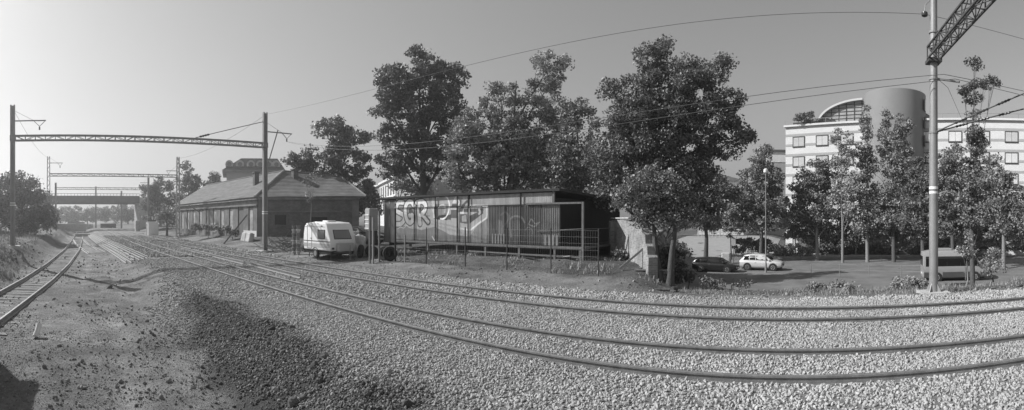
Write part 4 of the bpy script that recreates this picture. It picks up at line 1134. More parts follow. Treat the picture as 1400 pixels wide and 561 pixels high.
# ------------------------------------------------------------------ caravan
def caravan():
    t = empty('caravan', (-25.4, 16.25, gz(-25.4, 16.2)), 0, 'small white touring caravan parked beside the tracks', 'caravan')
    prof = [(-1.62, .52), (-1.70, .85), (-1.66, 1.55), (-1.52, 2.05), (-1.30, 2.22), (-.2, 2.32), (.95, 2.26), (1.18, 2.14), (1.32, 1.85), (1.62, 1.22), (1.66, .95), (1.60, .52)]
    mb = MB(); mb.prism(prof, -.95, .95, 'xz'); body = mb.build('body', 'caravan_white', t, smooth=True, bevel=.07, seg=3, angle=50)
    mb = MB(); mb.prism([(-1.5, .30), (1.5, .30), (1.56, .50), (-1.6, .50)], -.85, .85, 'xz'); mb.build('chassis', 'black_plastic', t)
    for (x0, x1, z0, z1) in ((-1.685, 1.6, 1.06, 1.11),):
        s = MB(); s.box(x0+.05, x1, -.958, -.948, z0, z1); s.build('trim_strip', 'mast_dark', body)
    s = MB(); s.box(-1.62, 1.54, -.957, -.947, .70, .94); s.build('side_stripe', 'caravan_grey', body)
    s = MB(); s.box(-1.5, 1.05, -.957, -.947, 1.98, 2.0); s.build('trim_strip', 'mast_dark', body)
    w = MB(); w.box(.15, 1.02, -.975, -.94, 1.24, 1.82); wf = w.build('window', 'black_plastic', t, bevel=.05, seg=3)
    p = MB(); p.box(.20, .97, -.983, -.97, 1.29, 1.77); p.build('pane', 'pale_glass', wf, bevel=.03)
    # door with outline
    d = MB()
    for (a, b) in (((-1.15, .62), (-1.15, 2.08)), ((-.58, .62), (-.58, 2.08)), ((-1.15, 2.08), (-.58, 2.08)), ((-1.15, .62), (-.58, .62))):
        d.bar((a[0], -.952, a[1]), (b[0], -.952, b[1]), .022, .022)
    dr = d.build('door_seal', 'mast_dark', t)
    hd = MB(); hd.box(-.70, -.62, -.985, -.945, 1.22, 1.28); hd.build('door_handle', 'chrome', dr)
    v = MB(); v.box(.52, .72, -.965, -.945, 2.02, 2.08); v.build('side_lamp', 'mast_dark', t)
    # front window on the sloping face
    n = Vector((.63, 0, .30)).normalized()
    def onslope(u, y, off): # u 0..1 up the slope
        a = Vector((1.62, y, 1.22)); b = Vector((1.32, y, 1.85)); p_ = a.lerp(b, u); return p_ + Vector((.903, 0, .43))*off
    f = MB(); vs = [onslope(.02, -.66, .012), onslope(.02, .66, .012), onslope(.95, .60, .012), onslope(.95, -.60, .012)]
    f.add(vs + [v_ - Vector((.05, 0, .024)) for v_ in vs], [(0,1,2,3),(7,6,5,4),(0,4,5,1),(1,5,6,2),(2,6,7,3),(3,7,4,0)]); fo = f.build('front_window', 'black_plastic', t, bevel=.02)
    f = MB(); vs = [onslope(.09, -.60, .022), onslope(.09, .60, .022), onslope(.88, .55, .022), onslope(.88, -.55, .022)]
    f.add(vs + [v_ - Vector((.03, 0, .014)) for v_ in vs], [(0,1,2,3),(7,6,5,4),(0,4,5,1),(1,5,6,2),(2,6,7,3),(3,7,4,0)]); f.build('pane', 'pale_glass', fo)
    g_ = MB(); g_.box(1.6, 1.98, -.55, .55, .5, 1.02); g_.build('gas_locker', 'caravan_grey', t, bevel=.04)
    tb = MB(); tb.bar((1.4, -.7, .45), (2.5, 0, .45), .07); tb.bar((1.4, .7, .45), (2.5, 0, .45), .07); tb.build('tow_bar', 'mast_dark', t)
    jk = MB(); jk.tube([(2.35, 0, .9), (2.35, 0, .03)], .03, 8); jk.lathe([(.06, 0), (.1, .03), (.06, .06)], 8, (2.35, 0, 0)); jk.build('jockey_stand', 'mast_steel', t)
    v = MB(); v.box(-.35, .35, -.3, .3, 2.27, 2.39); v.build('roof_hatch', 'caravan_white', t, bevel=.04)
    for y in (-.86, .86):
        w = MB(); w.lathe([(.12, -.09), (.27, -.09), (.30, -.05), (.30, .05), (.27, .09), (.12, .09)], 24, (-.15, y, .30), 'y'); wo = w.build('wheel', 'rubber', t, smooth=True)
        rm = MB(); s = -1 if y < 0 else 1
        rm.lathe([(.02, -.01), (.17, -.01), (.18, .01), (.05, .02), (.02, .02)], 20, (-.15, y+s*.095, .30), 'y'); rm.build('rim', 'mast_light', wo, smooth=True)
        ar = MB(); ar.lathe([(.30, -.005), (.36, -.005), (.36, .005), (.30, .005)], 24, (-.15, y*1.108, .34), 'y'); 
    a = MB(); pts = [(-.15+.36*math.cos(u), -.955, .34+.34*math.sin(u)) for u in np.linspace(.45, pi-.45, 12)]
    a.tube(pts, .025, 6); a.build('wheel_arch', 'mast_dark', t)
    ld = MB(); ld.box(-1.9, -1.7, -.75, .1, .62, 1.45); ld.build('rear_rack', 'caravan_grey', t, bevel=.03)
    sp = MB(); sp.lathe([(.1, -.08), (.27, -.08), (.29, 0), (.27, .08), (.1, .08)], 20, (-1.98, -.55, .62), 'x'); sp.build('spare_wheel', 'rubber', t, smooth=True)
    for x in (-1.3, 1.3):
        l = MB(); l.tube([(x, -.7, .4), (x, -.72, .02)], .03, 6); l.build('corner_steady', 'mast_dark', t)
    l = MB(); l.box(1.62, 1.66, -.85, -.68, .62, .74); l.build('marker_light', 'mast_dark', t)
    return t
caravan()

# ------------------------------------------------------------------ vehicles
def loft(stations):
    """stations: list of point loops (same length) -> closed loft"""
    mb = MB(); n = len(stations[0])
    for s in stations: mb.v.extend([tuple(p) for p in s])
    for i in range(len(stations)-1):
        for k in range(n): mb.f.append((i*n+k, i*n+(k+1) % n, (i+1)*n+(k+1) % n, (i+1)*n+k))
    mb.f.append(tuple(range(n))[::-1]); mb.f.append(tuple((len(stations)-1)*n+k for k in range(n)))
    return mb
def wheels(t, xs, y, rad, wdt):
    for x in xs:
        for s in (-1, 1):
            w = MB(); w.lathe([(rad*.55, -wdt/2), (rad*.92, -wdt/2), (rad, -wdt/2+.03), (rad, wdt/2-.03), (rad*.92, wdt/2), (rad*.55, wdt/2)], 24, (x, s*y, rad), 'y')
            wo = w.build('wheel', 'rubber', t, smooth=True)
            rm = MB(); rm.lathe([(.03, -.004), (rad*.62, -.004), (rad*.66, .012), (rad*.58, .006), (rad*.2, .016), (.03, .02)], 20, (x, s*(y+wdt/2+.002), rad), 'y')
            ro = rm.build('rim', 'chrome', wo, smooth=True)
            sp = MB()
            for k in range(5):
                a = 2*pi*k/5 + pi/5
                sp.box(0, 0, 0, 0, 0, 0) if False else sp.bar((x+.16*rad*math.cos(a), s*(y+wdt/2+.012), rad+.16*rad*math.sin(a)), (x+.5*rad*math.cos(a), s*(y+wdt/2+.012), rad+.5*rad*math.sin(a)), .05, .16*rad, up=(0, 1, 0))
            sp.build('spoke_gap', 'black_plastic', wo)
def car(label, paint_m, loc, rz, st, gh, wb, glass='dark_glass', rad=.33, dark_cladding=False, group=None):
    """st: (x, zbot, ztop, halfwidth) lower body; gh: (x, zb, zt, wb, wt) glasshouse"""
    t = empty('parked_car', loc, rz, label, 'car', group)
    loops = []
    for (x, zb, zt, w) in st:
        loops.append([(x, -w*.86, zb), (x, -w*.97, zb+.10), (x, -w, zb+.32*(zt-zb)), (x, -w*.995, zb+.62*(zt-zb)), (x, -w*.96, zt-.10), (x, -w*.86, zt-.012), (x, 0, zt+.02),
                      (x, w*.86, zt-.012), (x, w*.96, zt-.10), (x, w*.995, zb+.62*(zt-zb)), (x, w, zb+.32*(zt-zb)), (x, w*.97, zb+.10), (x, w*.86, zb)])
    body = loft(loops).build('body', paint_m, t, smooth=True)
    loops = []
    for (x, zb, zt, w0, w1) in gh:
        loops.append([(x, -w0, zb), (x, -(w0*.45+w1*.55), zb+.6*(zt-zb)), (x, -w1, zt-.05), (x, -w1*.82, zt), (x, 0, zt+.02), (x, w1*.82, zt), (x, w1, zt-.05), (x, (w0*.45+w1*.55), zb+.6*(zt-zb)), (x, w0, zb)])
    loft(loops).build('cabin', paint_m, t, smooth=True)
    # side windows, windscreen and rear window set into the cabin
    def side(u, f, s): # u station position, f height fraction
        for a, b in zip(gh[:-1], gh[1:]):
            if a[0] <= u <= b[0] or b[0] <= u <= a[0]:
                q = (u-a[0])/(b[0]-a[0]); zb = a[1]+(b[1]-a[1])*q; zt = a[2]+(b[2]-a[2])*q; w0 = a[3]+(b[3]-a[3])*q; w1 = a[4]+(b[4]-a[4])*q
                return Vector((u, s*((w0+(w1-w0)*min(1, f*1.04)) + .012), zb+(zt-zb)*f))
    roof_st = [g for g in gh if g[2] > max(q[2] for q in gh) - .12]
    xr0 = min(g[0] for g in roof_st); xr1 = max(g[0] for g in roof_st)
    xb0 = gh[0][0]; xb1 = gh[-1][0]
    lo0 = xb0 + (xr0-xb0)*.62; lo1 = xb1 + (xr1-xb1)*.38
    cuts = [(lo0+.04, xr0+.18), (xr0+.18, (xr0+xr1)/2), ((xr0+xr1)/2, xr1-.02)]
    for s in (-1, 1):
        segs = [(lo0+.10, xr0+.55), (xr0+.62, (xr0+xr1)/2+.12), ((xr0+xr1)/2+.19, lo1-.05)]
        for i, (a, b) in enumerate(segs):
            mb = MB(); ta = a if i else max(a, xr0-.02); tb = b if i < 2 else min(b, xr1+.08)
            vs = [side(a, .10, s), side(b, .10, s), side(tb, .82, s), side(ta, .82, s)]
            off = Vector((0, -s*.02, 0)); mb.add(vs+[v+off for v in vs], [(0,1,2,3),(7,6,5,4),(0,4,5,1),(1,5,6,2),(2,6,7,3),(3,7,4,0)]); mb.build('side_window', glass, t)
    def endwin(name, a, b, f0, f1):
        mb = MB()
        def pt(f, s):
            x = a[0]+(b[0]-a[0])*f; zt = a[2]+(b[2]-a[2])*f; w = a[4]+(b[4]-a[4])*f
            return Vector((x, s*w*.86, zt))
        n = Vector((b[2]-a[2], 0, -(b[0]-a[0]))).normalized()
        if n.z < 0: n = -n
        vs = [pt(f0, -1), pt(f0, 1), pt(f1, 1), pt(f1, -1)]; vs = [v + n*.022 for v in vs]
        mb.add(vs+[v-n*.03 for v in vs], [(0,1,2,3),(7,6,5,4),(0,4,5,1),(1,5,6,2),(2,6,7,3),(3,7,4,0)]); mb.build(name, glass, t)
    endwin('windscreen', gh[-1], gh[-2], .12, .95); endwin('rear_window', gh[0], gh[1], .12, .92)
    wheels(t, wb, st[len(st)//2][3]-.08, rad, .21)
    for x in wb:
        for s in (-1, 1):
            a = MB(); W_ = st[len(st)//2][3]
            a.lathe([(.02, 0), (rad+.065, 0), (rad+.065, .012), (.02, .012)], 24, (x, s*(W_-.004)-(.012 if s < 0 else 0)+ (0.004*s), rad+.01), 'y'); a.build('wheel_arch', 'black_plastic', t)
    x0, x1 = st[0][0], st[-1][0]; w = st[1][3]
    for s in (-1, 1):
        l = MB(); l.box(x1-.16, x1+.012, s*w*.62-.17, s*w*.62+.17, st[-2][2]-.30, st[-2][2]-.16); l.build('headlight', 'chrome', t, bevel=.02)
        l = MB(); l.box(x0-.012, x0+.14, s*w*.80-.09, s*w*.80+.09, st[1][2]-.32, st[1][2]-.02); l.build('tail_light', 'pale_glass', t, bevel=.02)
        mr = MB(); xm = gh[-1][0]-.25; mr.box(xm-.09, xm+.09, s*(w+.03)-.09, s*(w+.03)+.09, gh[-1][1]+.02, gh[-1][1]+.15); mr.build('mirror', paint_m, t, bevel=.03)
        hn = MB(); hn.box(-.55, -.38, s*(st[len(st)//2][3]+.004)-.012, s*(st[len(st)//2][3]+.004)+.012, .80, .84); hn.build('door_handle', 'chrome', t)
    for (xx, nm) in ((x1, 'front_plate'), (x0, 'rear_plate')):
        p = MB(); s = 1 if xx > 0 else -1; p.box(xx+s*.004-.01, xx+s*.004+.01, -.26, .26, .42, .53); p.build(nm, 'white_paint', t)
    g_ = MB(); g_.box(x1-.03, x1+.01, -.42, .42, .55, .68); g_.build('grille', 'black_plastic', t)
    c = MB(); c.box(x0+.25, x1-.25, -w*.9, w*.9, .16, .26); c.build('underbody', 'black_plastic', t)
    return t
estate_st = [(-2.32, .42, .62, .70), (-2.28, .28, .95, .84), (-1.9, .24, .98, .89), (-1.0, .22, .96, .90), (.2, .22, .94, .90), (1.0, .22, .93, .89), (1.5, .24, .88, .87), (2.0, .26, .80, .82), (2.25, .30, .72, .72), (2.32, .40, .60, .62)]
estate_gh = [(-2.26, .93, .96, .80, .74), (-2.0, .93, 1.40, .80, .62), (-1.2, .93, 1.46, .82, .64), (0, .92, 1.46, .82, .64), (.45, .92, 1.40, .82, .63), (1.25, .92, .95, .80, .74)]
suv_st = [(-2.25, .52, .80, .70), (-2.2, .36, 1.06, .86), (-1.8, .30, 1.08, .92), (-1.0, .28, 1.06, .93), (.2, .28, 1.05, .93), (1.0, .28, 1.05, .92), (1.5, .30, 1.01, .90), (1.95, .33, .94, .86), (2.2, .40, .82, .76), (2.25, .52, .70, .66)]
suv_gh = [(-2.15, 1.03, 1.08, .82, .76), (-1.75, 1.03, 1.55, .82, .64), (-1.1, 1.03, 1.65, .84, .66), (0, 1.03, 1.66, .84, .66), (.45, 1.03, 1.58, .84, .65), (1.2, 1.02, 1.06, .82, .76)]
q = P(979, 47.5); car('black estate car parked on the street below the embankment', 'car_black', (q.x, q.y, gz(q.x, q.y)+.03), R(-6), estate_st, estate_gh, (-1.38, 1.38))
q = P(1042, 49.0); car('silver sport utility car parked beside the lamp post', 'car_silver', (q.x, q.y, gz(q.x, q.y)+.03), R(-10), suv_st, suv_gh, (-1.36, 1.36), rad=.37)
q = P(489, 37.5); car('dark car half hidden behind the caravan in the yard', 'car_black', (q.x, q.y, gz(q.x, q.y)), R(15), estate_st, estate_gh, (-1.38, 1.38), glass='pale_glass')

def minibus():
    q = P(1303, 40.8)
    t = empty('minibus', (q.x, q.y, gz(q.x, q.y)+.03), R(-8), 'light minibus with dark windows on the street behind the round mast', 'minibus')
    st = [(-2.75, .5, 2.30, .86), (-2.70, .34, 2.50, .95), (-2.2, .32, 2.60, .98), (0, .32, 2.62, .99), (1.3, .32, 2.58, .98), (1.75, .32, 2.35, .97), (2.15, .32, 1.75, .95), (2.45, .34, 1.32, .92), (2.85, .38, 1.15, .84), (2.95, .5, .95, .74)]
    loops = []
    for (x, zb, zt, w) in st:
        w1 = w*(.90 if zt > 1.6 else .94)
        loops.append([(x, -w*.9, zb), (x, -w, zb+.12), (x, -w, zb+.45*(zt-zb)), (x, -(w*.35+w1*.65), zb+.85*(zt-zb)), (x, -w1*.93, zt-.06), (x, -w1*.75, zt), (x, 0, zt+.03), (x, w1*.75, zt), (x, w1*.93, zt-.06), (x, (w*.35+w1*.65), zb+.85*(zt-zb)), (x, w, zb+.45*(zt-zb)), (x, w, zb+.12), (x, w*.9, zb)])
    body = loft(loops).build('body', 'bus_silver', t, smooth=True)
    for s in (-1, 1):
        for (a, b) in ((-2.5, -1.93), (-1.915, -.72), (-.705, .45), (.465, 1.2)):
            mb = MB(); mb.prism([(a, 1.30), (b, 1.30), (b, 2.12), (a, 2.12)], s*.90, s*1.0, 'xz')
            for i, v in enumerate(mb.v):
                if v[2] > 1.9 and abs(v[1]) > .95: mb.v[i] = (v[0], s*.955, v[2])
            mb.build('side_window', 'dark_glass', t)
        mb = MB(); mb.prism([(1.215, 1.30), (2.15, 1.30), (1.72, 2.05), (1.215, 2.12)], s*.9, s*.995, 'xz')
        for i, v in enumerate(mb.v):
            if v[2] > 1.9 and abs(v[1]) > .95: mb.v[i] = (v[0], s*.95, v[2])
        mb.build('side_window', 'dark_glass', t)
        mb = MB(); mb.box(-2.52, 1.9, s*.935-.03, s*.935+.03, 1.28, 2.13); mb.build('window_band', 'black_plastic', t)
        for (a, b) in ((-2.66, -2.02), (-1.08, 1.28), (2.22, 2.6)):
            mb = MB(); mb.box(a, b, s*.985-.012, s*.985+.022, .36, .80); mb.build('lower_panel', 'bus_dark', t)
        mb = MB(); mb.box(2.8, 2.92, s*.62-.15, s*.62+.15, .82, .98); mb.build('headlight', 'chrome', t)
        mb = MB(); mb.box(-2.76, -2.66, s*.86-.06, s*.86+.06, .85, 1.35); mb.build('tail_light', 'pale_glass', t)
        mb = MB(); mb.box(1.9, 2.05, s*1.1-.1, s*1.1+.1, 1.35, 1.6); mb.build('mirror', 'black_plastic', t, bevel=.03)
    mb = MB(); mb.box(-2.77, -2.70, -.75, .75, 1.35, 2.15); mb.build('rear_window', 'dark_glass', t)
    vs = [Vector((2.42, -.8, 1.38)), Vector((2.42, .8, 1.38)), Vector((1.83, .74, 2.30)), Vector((1.83, -.74, 2.30))]; n = Vector((.84, 0, .54))
    mb = MB(); mb.add([v+n*.03 for v in vs]+[v-n*.02 for v in vs], [(0,1,2,3),(7,6,5,4),(0,4,5,1),(1,5,6,2),(2,6,7,3),(3,7,4,0)]); mb.build('windscreen', 'dark_glass', t)
    mb = MB(); mb.box(-1.9, -.2, -.6, .6, 2.61, 2.78); mb.build('roof_unit', 'bus_silver', t, bevel=.05)
    wheels(t, (-1.55, 1.75), .905, .36, .22)
    for x in (-1.55, 1.75):
        for s in (-1, 1):
            a = MB(); a.lathe([(.02, 0), (.43, 0), (.43, .01), (.02, .01)], 24, (x, s*.999-(.01 if s < 0 else 0), .37), 'y'); a.build('wheel_arch', 'black_plastic', t)
    c = MB(); c.box(-2.5, 2.6, -.85, .85, .2, .33); c.build('underbody', 'black_plastic', t)
    p = MB(); p.box(-2.78, -2.72, -.26, .26, .62, .74); p.build('rear_plate', 'white_paint', t)
minibus()

# ------------------------------------------------------------------ street furniture
q = P(1047, 46.4); z0 = gz(q.x, q.y)
t = empty('street_lamp', (q.x, q.y, z0), 0, 'tall slim lamp post in front of the silver car', 'street lamp')
mb = MB(); mb.lathe([(.11, -.1), (.11, .9), (.075, 1.0), (.06, 5), (.045, 9.9)], 14); mb.build('pole', 'mast_light', t, smooth=True)
mb = MB(); mb.lathe([(.05, 9.85), (.2, 9.95), (.24, 10.1), (.2, 10.28), (.05, 10.36)], 14); mb.build('lamp_head', 'white_paint', t, smooth=True)
t = empty('street_railing', (6, 41, STREET_Z), 0, 'low pedestrian railing along the near side of the street', 'railing')
rp = [P(px, 42.5 - .012*(px-1109)) for px in (1109, 1148, 1188, 1232, 1275, 1320)]
for q in rp:
    mb = MB(); mb.tube([(q.x-6, q.y-41, -.1), (q.x-6, q.y-41, 1.05)], .03, 8); mb.build('post', 'mast_steel', t)
for zz in (1.0, .5):
    mb = MB(); mb.tube([(q.x-6, q.y-41, zz) for q in rp], .022, 6); mb.build('rail', 'mast_steel', t)
q = P(993, 56); mb = MB(); mb.box(-.55, .55, -.5, .5, -.1, 1.35); o = mb.build('stone_block', 'concrete', bevel=.15, seg=2); o.location = (q.x, q.y, gz(q.x, q.y)); tag(o, 'big pale stone block standing by the side street', 'stone block')
q = P(1003, 57); t = empty('road_sign', (q.x, q.y, gz(q.x, q.y)), R(-20), 'small road sign on a post beside the stone block', 'sign')
mb = MB(); mb.tube([(0, 0, -.1), (0, 0, 2.9)], .035, 8); mb.build('post', 'mast_dark', t); mb = MB(); mb.box(-.3, .3, -.06, -.035, 2.1, 2.9); mb.build('sign_plate', 'mast_light', t)
q = P(955, 91); mb = MB()
t = empty('street_fence', (q.x, q.y, gz(q.x, q.y)), 0, 'pale low fence at the top of the side street', 'fence')
for k in range(8):
    mb = MB(); mb.box(k*.7-.06, k*.7+.06, -.06, .06, -.3, 1.3); mb.build('post', 'concrete', t)
for zz in (.4, .9):
    mb = MB(); mb.box(0, 4.9, -.03, .03, zz, zz+.14); mb.build('rail', 'concrete', t)
# shelter roof in the shade below the trees
q = P(1140, 66); t = empty('shelter', (q.x, q.y, STREET_Z+.16), R(-18), 'dark flat roofed shelter in the shade below the hotel', 'shelter')
mb = MB(); mb.box(-6, 3.6, -.8, 2.2, 2.75, 2.9); mb.build('roof', 'roof_far', t)
for x in (-5.5, -2, 1.2, 3.3):
    mb = MB(); mb.box(x-.06, x+.06, -.7, -.58, -.1, 2.75); mb.build('post', 'concrete', t)
mb = MB(); mb.box(-6, 3.6, 2.0, 2.15, -.1, 2.75); mb.build('back_wall', 'brick_dark', t, uv=True)

# ------------------------------------------------------------------ hotel
HL = P(1074, 73.4); hd = Vector((.936, -.353, 0)).normalized(); hn = Vector((-.353, -.936, 0)).normalized()
ha = math.atan2(hd.y, hd.x)
HZ = STREET_Z
t = empty('hotel', (HL.x, HL.y, HZ), ha, 'big white hotel with striped facade and round tower', 'hotel')
def s_at(px):   # distance along the facade where a sight line meets it
    a = phi(px); d = Vector((math.sin(a), math.cos(a), 0))
    # HL + s*hd = r*d
    det = hd.x*(-d.y) - (-d.x)*hd.y
    return ((-HL.x)*(-d.y) - (-d.x)*(-HL.y))/det
H_top = 17.1 - HZ
Ltot = s_at(1400) + 14
mb = MB(); mb.box(0, Ltot, .02, 16, -.5, H_top); hw = mb.build('wall', 'hotel_light', t)
rows = [14.74 - HZ - 3.09*k for k in range(6)]
sC = s_at(1222)
xs_w = [s_at(p) for p in (1092, 1124, 1158)] + [s_at(p) for p in (1266, 1306, 1344, 1383)] + [s_at(1383) + 4.1*k for k in (1, 2)]
ww, wh = 2.0, 1.62
for k in range(12):
    z = rows[0] - 2.32 + .78 - k*1.545 + 2.32
    if z < .5: break
    b = MB(); b.box(-.012, Ltot+.01, -.015, .03, z-.02 + .12, z+.46); b.build('stone_band', 'hotel_band', hw)
wproto = None
for zc in rows:
    if zc < 1: continue
    for s in xs_w:
        if wproto is None:
            f = MB()
            f.box(-ww/2, ww/2, -.06, .05, wh/2-.12, wh/2); f.box(-ww/2, ww/2, -.09, .05, -wh/2-.06, -wh/2+.12)
            f.box(-ww/2, -ww/2+.10, -.06, .05, -wh/2+.12, wh/2-.12); f.box(ww/2-.13, ww/2, -.06, .05, -wh/2+.12, wh/2-.12)
            w0 = f.build('window', 'frame_dark', t)
            g_ = MB(); g_.box(-ww/2+.12, ww/2-.12, -.03, .0, -wh/2+.1, wh/2-.1); p0 = g_.build('pane', 'curtain_pane', w0)
            m0 = MB(); m0.box(-.018, .018, -.04, 0, -wh/2+.12, wh/2-.12); m0.build('mullion', 'frame_dark', w0)
            w0.location = (s, 0, zc); wproto = w0
        else:
            c = copy_tree(wproto, t); c.location = (s, 0, zc)
b = MB(); b.box(-.2, Ltot, -.35, .5, H_top, H_top+.28); b.build('cornice', 'hotel_light', t)
b = MB(); b.bar((-.1, -.2, H_top+1.0), (s_at(1180), -.2, H_top+1.0), .05); b.bar((sC+5, -.2, H_top+.95), (Ltot, -.2, H_top+.95), .06)
for k in range(22):
    x = k*2.2
    if x < Ltot and not (s_at(1180) < x < sC+5): b.bar((x, -.2, H_top+.2), (x, -.2, H_top+1.0), .05)
b.build('roof_railing', 'mast_light', t)
# round tower
rad = 4.6; tz = 2.6 + 65*(301-119)/640 - HZ
mb = MB(); mb.lathe([(rad, -.5), (rad, tz), (rad-.15, tz+.12), (rad-.6, tz+.15)], 48, (sC, 1.2, 0)); tw = mb.build('tower', 'hotel_tower', t, smooth=True)
mb = MB(); mb.add([(sC+1.5, 1, tz-.6), (sC+5.6, 1.5, tz-3.2), (sC+5.6, 9, tz-3.2), (sC+1.5, 9, tz-.6), (sC+1.5, 1, 8), (sC+5.6, 1.5, 8), (sC+5.6, 9, 8), (sC+1.5, 9, 8)], [(0,1,2,3),(7,6,5,4),(0,4,5,1),(1,5,6,2),(2,6,7,3),(3,7,4,0)]); mb.build('tower_wedge', 'hotel_tower', t)
for k in range(3):
    mb = MB(); mb.box(sC+4.48, sC+4.66, -.6+.0, .9, tz-2.6-k*2.6, tz-1.0-k*2.6); mb.build('slot_window', 'dark_glass', tw)
for (dx, hh) in ((-3.8, 1.2), (3.2, .9), (3.7, 1.1)):
    mb = MB(); mb.tube([(sC+dx, 2, tz-.3), (sC+dx, 2, tz+hh)], .05, 6); mb.build('antenna', 'mast_steel', tw)
# arched glass hall on the roof
x0, x1 = s_at(1117), s_at(1178)
zr = H_top+.3; hh = 3.3
arc = [(x0 + (x1-x0)*(1-math.cos(u)), zr + hh*math.sin(u)) for u in np.linspace(0, pi/2, 14)]
mb = MB(); poly = [(x1, zr)] + arc
mb.prism(poly, 1.2, 6, 'xz'); ah = mb.build('glass_hall', 'curtain_pane', t)
mb = MB()
for a, b_ in zip(arc[:-1], arc[1:]): mb.bar((a[0], .9, a[1]+.1), (b_[0], .9, b_[1]+.1), .8, .3, up=(0, 0, 1))
mb.build('hall_roof', 'metal_roof', t)
mb = MB()
for f in (.28, .45, .62, .8, .97):
    xx = x0+(x1-x0)*f; zz = zr + hh*math.sin(math.acos(1-f)); mb.bar((xx, 1.15, zr), (xx, 1.15, zz), .1)
for f in (.22, .38, .54, .7, .85):
    zz = zr+hh*f; xx = x0+(x1-x0)*(1-math.cos(math.asin(f))); mb.bar((xx, 1.15, zz), (x1, 1.15, zz), .07)
mb.build('hall_mullion', 'frame_dark', ah)
mb = MB(); mb.box(s_at(1083), s_at(1140), .4, 1.4, H_top+.25, H_top+.75); mb.build('planter', 'frame_dark', t)
zroof = H_top + HZ
for (px, lb, lab) in ((1100, [(1096, 160, 6, 5), (1104, 164, 9, 5), (1092, 166, 6, 4), (1108, 157, 4, 4)], 'spiky shrub on the hotel roof left of the glass hall'), (1128, [(1128, 164, 7, 4), (1122, 166, 6, 3), (1133, 166, 5, 3)], 'low shrub on the hotel roof before the glass hall')):
    tree('roof_shrub', lab, px, 72.2, lb, 'leaf_dark', .07, .22, .5, 1.1, 'shrubs on the hotel roof', zb=zroof+.7, per=30)
# neighbour further left
q = P(1062, 112); t = empty('far_house', (q.x, q.y, 0), R(8), 'narrow white building between feathery tree and hotel', 'building')
mb = MB(); mb.box(-2.4, 2.6, 0, 12, -3, Zp(222, 112)); w_ = mb.build('wall', 'plaster_far', t)
mb = MB(); mb.box(-2.4, 2.6, -.1, 12.1, Zp(222, 112)+.01, Zp(208, 112)); mb.build('upper_floor', 'plaster_white', t)
mb = MB(); mb.box(-2.6, 2.8, -.4, 12.3, Zp(208, 112)+.01, Zp(205, 112)); mb.build('cornice', 'roof_far', t)
q = P(985, 100); t = empty('far_house', (q.x, q.y, 0), R(0), 'low pale house glimpsed through the trees above the black car', 'building')
mb = MB(); mb.box(-5, 5, 0, 8, -2, Zp(248, 100)); w_ = mb.build('wall', 'plaster_white', t)
mb = MB(); mb.prism([(-5.5, Zp(248, 100)), (5.5, Zp(248, 100)), (0, Zp(238, 100))], -.5, 8.5, 'xz'); mb.build('roof', 'roof_tile', t)
for x in (-3, 0, 3):
    for zz in (6.5, 3.2):
        m2 = MB(); m2.box(x-.55, x+.55, -.06, .02, zz-.8, zz+.8); m2.build('window', 'far_pane', t)

# ------------------------------------------------------------------ derelict brick house
hA = Vector((-44.8, 19.9, 0)); hB = Vector((-73.5, 18.4, 0)); hC = Vector((-38.7, 28.4, 0)); hD = hB + (hC-hA)
hz0 = .5; ez = 5.05
t = empty('derelict_house', (hA.x, hA.y, hz0), 0, 'derelict brick railway house with sagging tiled hip roof', 'house')
def HW(p): return Vector(p) - Vector((hA.x, hA.y, hz0))
mb = MB(); c4 = [hA, hC, hD, hB]
vs = [HW((p.x, p.y, hz0-.5)) for p in c4] + [HW((p.x, p.y, ez)) for p in c4]
mb.add(vs, [(0,1,2,3),(7,6,5,4),(0,4,5,1),(1,5,6,2),(2,6,7,3),(3,7,4,0)]); hwall = mb.build('wall', 'brick_dark', t, uv=True)
# stucco skin, plinth, cornice and bays on the long front
fd = (hB-hA); fL = fd.length; fd.normalize(); fn = Vector((fd.y, -fd.x, 0)); fn = fn if fn.y < 0 else -fn
fa = math.atan2(fd.y, fd.x)
front = empty('front_wall', HW((hA.x, hA.y, hz0)), fa, None, None); front.parent = t
sgn = 1 if (Matrix.Rotation(fa, 3, 'Z') @ Vector((0, 1, 0))).dot(fn) > 0 else -1
def fb(name, m, x0, x1, o0, o1, z0, z1, parent=None, **kw):
    mb = MB(); mb.box(x0, x1, min(sgn*o0, sgn*o1), max(sgn*o0, sgn*o1), z0, z1); return mb.build(name, m, parent or front, **kw)
H = ez-hz0
edges = []
opens = [(0.9, 1.2), (3.4, 1.5), (6.3, 1.1), (8.9, 1.25), (11.5, 1.2), (14.3, 1.0), (16.8, 1.2), (19.6, 1.15), (22.4, 1.0), (25.0, 1.2)]
x = 0
for k, (o_, w_) in enumerate(opens):
    fb('wall_pier', 'plaster_grey', x, o_, .005, .14, 0, H-.9); x = o_+w_
fb('wall_pier', 'plaster_grey', x, fL, .005, .14, 0, H-.9)
fb('wall_frieze', 'plaster_grey', 0, fL, .005, .12, H-.898, H-.3); fb('cornice', 'plaster_grey', -.1, fL, .005, .28, H-.95, H-.8); fb('cornice', 'plaster_light', -.1, fL+.1, .005, .36, H-.298, H-.12)
for k, (o_, w_) in enumerate(opens):
    if k == 1: fb('door', 'timber', o_, o_+w_, .01, .05, 0, H-.9)
    else:
        a_ = .08 if k % 3 else .3
        fb('blind_window', 'plaster_light', o_+a_, o_+w_-.06, .012, .05, .75, H-1.15); fb('window_back', 'timber', o_+.01, o_+w_-.01, .006, .02, .0, H-.9); fb('sill', 'plaster_grey', o_, o_+w_, .01, .17, .5, .72)
        fb('wall_pier', 'plaster_grey', o_+.005, o_+w_-.005, .022, .10, -.1, .49)
fb('plaster_patch', 'white_paint', .1, 3.3, .142, .17, .1, .95)
